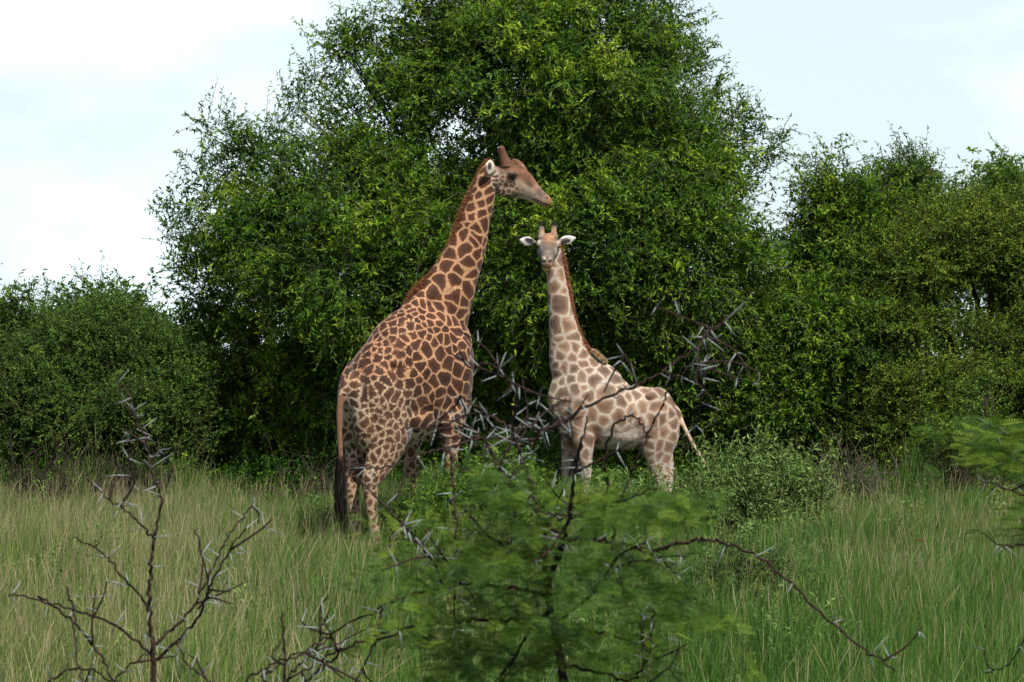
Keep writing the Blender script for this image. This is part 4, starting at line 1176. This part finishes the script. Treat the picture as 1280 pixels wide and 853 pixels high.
def build_grass():
    rng = np.random.default_rng(7)
    def field(n, hmin, hmax, wid, lean, kind):
        y = np.sqrt(rng.uniform(15.5 ** 2, 47 ** 2, n))
        x = rng.uniform(-1, 1, n) * (y * .185 + 1.6)
        pos = np.stack([x, y, np.zeros(n)], -1)
        big = vnoise(pos, .35, 5); mid = vnoise(pos, 1.1, 6); sm = vnoise(pos, 3.5, 9)
        keep = rng.random(n) < np.clip(.6 + .45 * mid[:, 0] + .5 * sm[:, 0], .05, 1)
        pos, big, mid, sm, x, y = pos[keep], big[keep], mid[keep], sm[keep], x[keep], y[keep]
        m = len(pos)
        pos[:, 2] = ground_z(x, y) - .02
        h = rng.uniform(hmin, hmax, m) * (1 + .35 * mid[:, 1] + .28 * sm[:, 1])
        h *= 1 + sstep(y, 39.5, 44) * np.clip(-.45 + 1.1 * mid[:, 0] + .7 * sm[:, 2], -.65, .6)
        h *= 1 - .72 * sstep(y, 29, 31.5) * (1 - sstep(y, 36.3, 37.5)) * sstep(x, -3.3, -2.6) * (1 - sstep(x, -1.2, -.4))
        az = rng.uniform(0, 6.283, m) + big[:, 2] * 1.5
        ln = np.abs(rng.normal(0, lean, m)) + .05
        dv = np.stack([np.cos(az), np.sin(az), np.zeros(m)], -1) + np.array([.25, 0, 0])
        # drier and straw coloured to the left, fresh green to the right and under the trees
        px = 640 + x / y * F_PX
        dry = np.clip(.52 - (px - 200) / 850, .05, .54) - .30 * sstep(y, 40, 45)
        dry += .28 * big[:, 0] + .22 * mid[:, 2] + .2 * sm[:, 2]
        return pos, h, dv, ln, dry, m
    # blades
    pos, h, dv, ln, dry, m = field(680000, .22, .72, .008, .26, 0)
    q3 = pos.copy(); SMG = vnoise(q3, 2.2, 15)[:, 0] + .8 * vnoise(q3, 5.5, 16)[:, 0]
    s = unit(np.cross(dv, [0, 0, 1.0]) + rng.normal(size=(m, 3)) * np.array([.8, .8, 0]))
    w = rng.uniform(.4, 1.15, m) * .0066
    ts = np.array([0, .4, .75, 1.0]); ws = np.array([.8, 1.0, .7, 0.0])
    V = []
    for t, k in zip(ts, ws):
        c = pos + np.array([0, 0, 1.0]) * (h * t * (1 - .25 * ln * t))[:, None] + dv * (h * ln * t ** 2)[:, None]
        if t < 1: V += [c - s * (w * k / 2)[:, None], c + s * (w * k / 2)[:, None]]
        else: V += [c]
    V = np.stack(V, 1)
    i = np.arange(m)[:, None] * 7
    q = np.concatenate([i + np.array([[0, 1, 3, 2]]), i + np.array([[2, 3, 5, 4]])]); t3 = i + np.array([[4, 5, 6]])
    tint = np.clip(rng.normal(.25, .17, m) + .10 * SMG + np.where(rng.random(m) < np.clip(dry + .08, 0, 1) * .8, rng.uniform(.2, .6, m), 0) + .15 * dry, 0, 1)
    tt = np.repeat(tint, 7).reshape(m, 7) + np.array([.0, .0, .0, .0, .02, .02, .06])
    o = np_mesh('grass', V.reshape(-1, 3), [q, t3], M_GRASS, None, {'tint': np.clip(tt, 0, 1).ravel()})
    tag(o, 'tall green and straw coloured grass covering the clearing', 'grass', kind='stuff')
    # flowering stalks
    pos, h, dv, ln, dry, m0 = field(80000, .55, .98, .004, .18, 1)
    k = rng.random(m0) < np.clip(.16 + dry, .06, .8)
    pos, h, dv, ln, m = pos[k], h[k], dv[k], ln[k], int(k.sum())
    s = unit(rng.normal(size=(m, 3)) * np.array([1, .4, 0])); w = .0017
    V = []
    prof = ((0, 1), (.45, .9), (.74, .7), (.8, 2.2), (.92, 2.0), (1.0, 0))
    for t, kk in prof:
        c = pos + np.array([0, 0, 1.0]) * (h * t * (1 - .2 * ln * t))[:, None] + dv * (h * ln * t ** 2)[:, None]
        if t < 1: V += [c - s * (w * kk / 2), c + s * (w * kk / 2)]
        else: V += [c]
    V = np.stack(V, 1); i = np.arange(m)[:, None] * 11
    q = np.concatenate([i + np.array([[a, a + 1, a + 3, a + 2]]) for a in (0, 2, 4, 6)]); t3 = i + np.array([[8, 9, 10]])
    tint = np.clip(rng.normal(.42, .22, m)[:, None] + np.array([-.3, -.3, -.2, -.2, -.1, -.1, .1, .1, .1, .1, .1]), 0, 1)
    o = np_mesh('seeding_grass', V.reshape(-1, 3), [q, t3], M_SEED, None, {'tint': tint.ravel()})
    tag(o, 'straw coloured seed stalks standing above the green grass', 'grass', kind='stuff')


# ------------------------------------------------------------------ thorn bushes close to the camera
THORNS = {}


def thorn_branch(rng, root, pts, r0, r1, dens, n_side=0, tl=(.034, .076), name='branch', start=0.0, d_j=.03, heavy=()):
    """one woody branch with its pairs of long straight thorns as a sub-part; returns its line"""
    P = catmull(pts, 8)
    P = P + rng.normal(size=P.shape) * np.array([.003, .006, .003])
    rad = np.linspace(r0, r1, len(P)) * .86
    a = Acc(); a.tube(P, rad, 7)
    # short zigzag twiglets
    seg = np.linalg.norm(np.diff(P, axis=0), axis=1); S = np.concatenate([[0], np.cumsum(seg)]); Ln = S[-1]
    th = Acc()
    def at(s):
        return np.array([np.interp(s, S, P[:, k]) for k in range(3)])
    def pair(p, tan, scale=1.0):
        az = rng.uniform(0, 6.28)
        s1 = unit(np.cross(tan, [math.cos(az), math.sin(az), .3])); s2 = np.cross(tan, s1)
        op = rng.uniform(.5, 1.0)
        for sg in (1, -1):
            if rng.random() < .12: continue
            dr = unit(s1 * sg * op + s2 * rng.uniform(.3, .8) + tan * rng.uniform(-.1, .5))
            L_ = rng.uniform(*tl) * scale
            th.tube([p, p + dr * L_ * .5, p + dr * L_], [.0019, .0015, .0005], 5)
    s = start * Ln + rng.uniform(0, .05)
    while s < Ln:
        p = at(s); tan = unit(at(min(s + .02, Ln)) - at(max(s - .02, 0)))
        pair(p, tan)
        s += rng.uniform(.6, 1.5) / (dens * .5)
    for k in range(n_side):
        s = rng.uniform(max(.25, start), 1) * Ln
        p = at(s); tan = unit(at(min(s + .02, Ln)) - at(max(s - .02, 0)))
        dr = unit(tan * .5 + unit(rng.normal(size=3)) * np.array([1, .6, 1]))
        ln = rng.uniform(.06, .2)
        tip = p + dr * ln + rng.normal(size=3) * .015
        Q = catmull([p, (p + tip) / 2 + rng.normal(size=3) * .012, tip], 4)
        a.tube(Q, np.linspace(.004, .002, len(Q)), 5)
        for u in np.arange(.2, 1.05, .075 / ln * (20 / max(dens, 1)) ** .5):
            pair(Q[min(int(u * (len(Q) - 1)), len(Q) - 1)], dr, .9)
    o = a.build(name, M_THORNWOOD, root)
    if th.v: THORNS.setdefault(root, []).extend((x, o) for x in th.v)
    return P


def build_thorns(root):
    """the hundred longest thorns each on their own under their branch, the rest in one piece"""
    ls = sorted(THORNS.pop(root), key=lambda e: -np.linalg.norm(e[0][-1] - e[0][-2]))
    n = 5
    def faces():
        a = Acc(); a.tube([[0, 0, 0], [0, 0, .5], [0, 0, 1]], 1, n); return a.q[0], a.t[0]
    q, t = faces()
    for vv, o in ls[:100]: np_mesh('thorn', vv, [q, t], M_THORN, o, None, True)
    rest = Acc()
    for vv, o in ls[100:]: rest.add(vv, q, t)
    if rest.v: tag(rest.build('thorns', M_THORN, root), kind='stuff')


def fronds(rng, name, anchors, root, n_per, spread, ln=(.05, .09), tint0=.45, size=1.0, flat=.7):
    """feathery leaves: each with pairs of side ribs set with rows of tiny leaflets"""
    A = np.repeat(anchors, n_per, 0); N = len(A)
    A = A + rng.normal(size=(N, 3)) * np.array(spread)
    az = rng.uniform(0, 6.283, N)
    D = unit(np.stack([np.cos(az), np.sin(az), rng.normal(.12, .3, N)], -1))
    UP = unit(np.stack([rng.normal(0, .35, N), rng.normal(-.15, .35, N), np.full(N, flat + .2)], -1))
    S = unit(np.cross(D, UP)); L_ = rng.uniform(*ln, N) * size
    tint = tint0 + np.repeat(rng.normal(0, .2, len(anchors)), n_per) + rng.normal(0, .16, N)
    base, dd, nn, ll, ww, tn = [], [], [], [], [], []
    n_rib = 7; n_lf = 7
    for i in range(n_rib):
        t = (i + 1) / n_rib
        rib0 = A + D * (L_ * t)[:, None] - np.array([0, 0, 1]) * (L_ * .2 * t * t)[:, None]
        rl = L_ * .48 * (1 - .45 * abs(t - .45))
        for sg in (1, -1):
            rd = unit(S * sg + D * .45 - UP * .1)
            for j in range(n_lf):
                u = (j + 1) / n_lf
                p = rib0 + rd * (rl * u)[:, None]
                for s2 in (1, -1):
                    base.append(p); dd.append(unit(D * s2 + rd * .5)); nn.append(UP)
                    ll.append(rl * .21); ww.append(rl * .088); tn.append(tint + rng.normal(0, .05, N))
    return leaf_mesh(name, np.concatenate(base), np.concatenate(dd), np.concatenate(nn), np.concatenate(ll), np.concatenate(ww), np.concatenate(tn), M_FROND, root, .05, .05)


def build_thorn_bushes():
    rng = np.random.default_rng(123)
    jd = lambda d, s=.12: d + rng.normal() * s
    def PX(rows, d, dz=0.0):
        """points of a branch, its depth drifting as it goes"""
        n = len(rows); e = rng.normal() * .28 + dz
        return [W(x, y, d + e * (i / max(1, n - 1)) ** 1.2) for i, (x, y) in enumerate(rows)]
    # ---- the feathery bush in the middle
    d = 8.0
    foot = W(705, 853, d); foot[2] = 0
    root = empty('thorn_bush', foot)
    tag(root, 'feathery green thorn bush in front of both giraffes, pale thorns on dark twigs', 'thorn bush')
    main = [foot, foot + np.array([.03, 0, .6]), foot + np.array([-.02, 0, 1.15])]
    thorn_branch(rng, root, main + [W(x, y, d) for x, y in ((703, 853), (697, 810), (686, 745), (683, 727))], .020, .0125, 3, name='stem')
    br = [
        ([(684, 730), (679, 677), (673, 641), (662, 598), (650, 563), (642, 540)], .011, .005, 22, 6),
        ([(684, 727), (697, 700), (703, 680), (708, 660), (720, 590), (728, 548)], .010, .0045, 14, 3),
        ([(704, 676), (673, 641), (640, 612), (619, 575), (603, 548), (585, 532)], .008, .004, 26, 8),
        ([(705, 677), (732, 673), (771, 679), (814, 692), (840, 713), (870, 750)], .007, .0035, 20, 5),
        ([(810, 692), (838, 682), (869, 675), (900, 677), (940, 691), (985, 725), (1030, 770), (1080, 812), (1120, 838)], .0065, .003, 13, 1),
        ([(696, 700), (650, 690), (610, 670), (585, 640), (560, 625)], .006, .003, 22, 5),
        ([(645, 560), (690, 535), (740, 505), (796, 482), (830, 463), (862, 440), (905, 402), (925, 388)], .0062, .003, 9, 0),
        ([(765, 690), (772, 640), (790, 590), (812, 540), (831, 498), (838, 485)], .0055, .0035, 5, 0),
        ([(740, 690), (757, 626), (758, 575), (764, 538), (788, 519), (803, 532), (812, 550)], .0052, .003, 5, 0),
        ([(700, 700), (715, 620), (727, 552), (735, 520)], .0055, .003, 12, 1),
        ([(650, 570), (640, 530), (646, 495), (632, 470), (610, 455), (590, 462)], .0055, .003, 18, 5),
        ([(642, 540), (615, 520), (590, 505), (575, 495)], .005, .003, 16, 4),
        ([(645, 550), (660, 535), (690, 540), (700, 530)], .005, .003, 18, 5),
        ([(600, 548), (560, 560), (520, 570), (480, 585), (440, 580)], .0045, .0025, 10, 1),
        ([(563, 560), (566, 610), (570, 660), (572, 700), (566, 740)], .0045, .003, 18, 3),
        ([(686, 745), (640, 735), (590, 730), (556, 737), (513, 743), (478, 759), (439, 778), (400, 800)], .0065, .003, 14, 2),
        ([(690, 770), (640, 775), (590, 775), (552, 780), (498, 786), (431, 810), (380, 838), (340, 860)], .0065, .003, 10, 2),
        ([(690, 780), (720, 760), (750, 730), (770, 700), (800, 670)], .006, .003, 20, 5),
        ([(695, 800), (740, 790), (780, 800), (830, 830), (860, 870)], .006, .003, 12, 3),
        ([(700, 830), (750, 840), (790, 850), (810, 820), (818, 760)], .006, .003, 12, 3),
        ([(431, 810), (410, 830), (385, 850), (370, 875)], .005, .003, 12, 2),
        ([(478, 759), (470, 800), (450, 840), (440, 870)], .005, .003, 12, 2),
        ([(690, 760), (660, 790), (640, 830), (620, 870)], .005, .003, 18, 4),
        ([(556, 737), (540, 700), (520, 672), (500, 655)], .0045, .0025, 16, 3),
        ([(830, 463), (850, 470), (865, 455), (880, 462)], .004, .002, 20, 3),
        ([(905, 402), (885, 415), (872, 440), (878, 470)], .004, .002, 20, 3),
        ([(796, 482), (790, 455), (775, 440)], .004, .002, 14, 1),
        ([(700, 650), (740, 640), (780, 625), (820, 610)], .0045, .0025, 12, 2),
    ]
    lines = []
    for rows, r0, r1, dens, side in br:
        lines.append(thorn_branch(rng, root, PX(rows, d), r0, r1, dens, side))
    anchors = []
    for (px, py, rx, ry, n) in ((600, 640, 90, 32, 26), (560, 690, 90, 30, 26), (640, 690, 80, 40, 30), (720, 640, 60, 25, 16), (790, 640, 70, 18, 34), (850, 635, 25, 10, 8), (740, 700, 70, 40, 30), (820, 740, 60, 40, 26), (700, 770, 90, 50, 40), (620, 770, 90, 40, 34),
                                (560, 810, 90, 40, 26), (800, 800, 70, 50, 26), (860, 780, 40, 30, 10), (680, 830, 120, 35, 34), (520, 770, 50, 30, 9), (545, 720, 60, 20, 12), (640, 610, 40, 20, 8)):
        for k in range(n):
            anchors.append(W(px + rng.normal() * rx * .62, py + rng.normal() * ry * .7, jd(d, .32)))
    fronds(rng, 'leaves', np.array(anchors), root, 11, (.035, .07, .018), (.026, .05), .34, 1.0, .4)

    build_thorns(root)

    # ---- bare sapling at the left
    d = 8.6
    foot = W(192, 853, d); foot[2] = 0
    root = empty('thorn_sapling', foot)
    tag(root, 'bare dark thorn sapling standing in front of the left grass', 'thorn bush')
    thorn_branch(rng, root, [foot, foot + np.array([.02, 0, .7])] + [W(x, y, d) for x, y in ((192, 853), (191, 812), (186, 760), (188, 715), (192, 677), (203, 629))], .0105, .005, 6, 1, name='stem', start=.55)
    for rows, r0, r1, dens, side in (
        ([(203, 629), (198, 610), (191, 592), (184, 554), (172, 524), (160, 484)], .005, .002, 34, 4),
        ([(192, 808), (236, 764), (262, 720), (276, 686), (302, 650), (317, 629)], .006, .0025, 24, 3),
        ([(197, 823), (240, 782), (256, 750), (264, 732), (285, 690), (308, 660)], .006, .0025, 20, 2),
        ([(186, 765), (178, 748), (153, 720), (131, 694), (92, 670)], .005, .0025, 9, 0),
        ([(189, 817), (144, 782), (87, 760), (30, 745), (9, 745)], .0055, .0025, 9, 1),
        ([(48, 745), (87, 773), (118, 808), (140, 847), (150, 875)], .005, .0035, 9, 1),
        ([(83, 734), (92, 765), (94, 795), (98, 830), (105, 870)], .0045, .003, 9, 1),
        ([(192, 672), (176, 655), (157, 638), (138, 625), (120, 608)], .0045, .002, 18, 2),
        ([(60, 853), (85, 838), (118, 838), (140, 850), (165, 830), (190, 812)], .0045, .003, 10, 2),
        ([(250, 760), (262, 735), (250, 690), (245, 660)], .004, .002, 14, 1)):
        thorn_branch(rng, root, PX(rows, d), r0, r1, dens, side)

    build_thorns(root)

    # ---- thorny shoots at the bottom between the two
    d = 7.4
    foot = W(350, 853, d); foot[2] = 0
    root = empty('thorn_sapling', foot)
    tag(root, 'low thorny shoots at the bottom between the bare sapling and the feathery bush', 'thorn bush')
    thorn_branch(rng, root, [foot, foot + np.array([.0, 0, .8]), W(352, 900, d), W(356, 850, d), W(355, 790, d), W(352, 765, d)], .008, .003, 8, 1, name='stem', start=.7)
    for rows in ([(352, 890), (330, 850), (345, 835), (385, 815), (430, 800), (470, 782)], [(353, 880), (310, 853), (345, 828), (400, 805), (420, 790)], [(355, 860), (370, 835), (395, 812), (404, 780), (410, 765)], [(352, 880), (285, 860), (245, 840), (225, 815), (222, 800)]):
        thorn_branch(rng, root, PX(rows, d), .0045, .002, 12, 1)

    build_thorns(root)

    # ---- feathery branch reaching in from the right
    d = 11.0
    foot = W(1330, 853, d); foot[2] = 0
    root = empty('thorn_bush', foot)
    tag(root, 'feathery thorn bush reaching into the picture at the right edge', 'thorn bush')
    thorn_branch(rng, root, [foot, foot + np.array([.03, 0, .8]), W(1325, 800, d), W(1318, 700, d), W(1312, 600, d)], .02, .01, 5, 1, name='stem', start=.4)
    for rows in ([(1315, 640), (1290, 590), (1250, 560), (1215, 545), (1190, 540)], [(1312, 610), (1285, 620), (1250, 608), (1225, 600)], [(1318, 690), (1290, 680), (1255, 682), (1225, 665)], [(1312, 600), (1290, 560), (1262, 545), (1235, 530)],
                 [(1325, 800), (1290, 790), (1260, 830), (1230, 842)]):
        thorn_branch(rng, root, PX(rows, d), .006, .002, 7, 1)
    anchors = []
    for (px, py, rx, ry, n) in ((1215, 540, 34, 10, 8), (1250, 560, 38, 14, 10), (1265, 595, 32, 14, 10), (1275, 645, 20, 16, 9), (1235, 575, 30, 10, 12), (1260, 680, 35, 6, 4), (1330, 620, 50, 60, 30), (1255, 535, 25, 8, 8)):
        for k in range(n):
            anchors.append(W(px + rng.normal() * rx * .55, py + rng.normal() * ry * .55, jd(d, .25)))
    fronds(rng, 'leaves', np.array(anchors), root, 5, (.04, .07, .02), (.05, .09), .42)
    build_thorns(root)


# ------------------------------------------------------------------ put the place together
build_ground()
build_trees()
build_far_wood()
build_undergrowth()
build_brush()
build_grass()
build_weeds()
build_bushes()
build_bull()
build_young()
build_thorn_bushes()
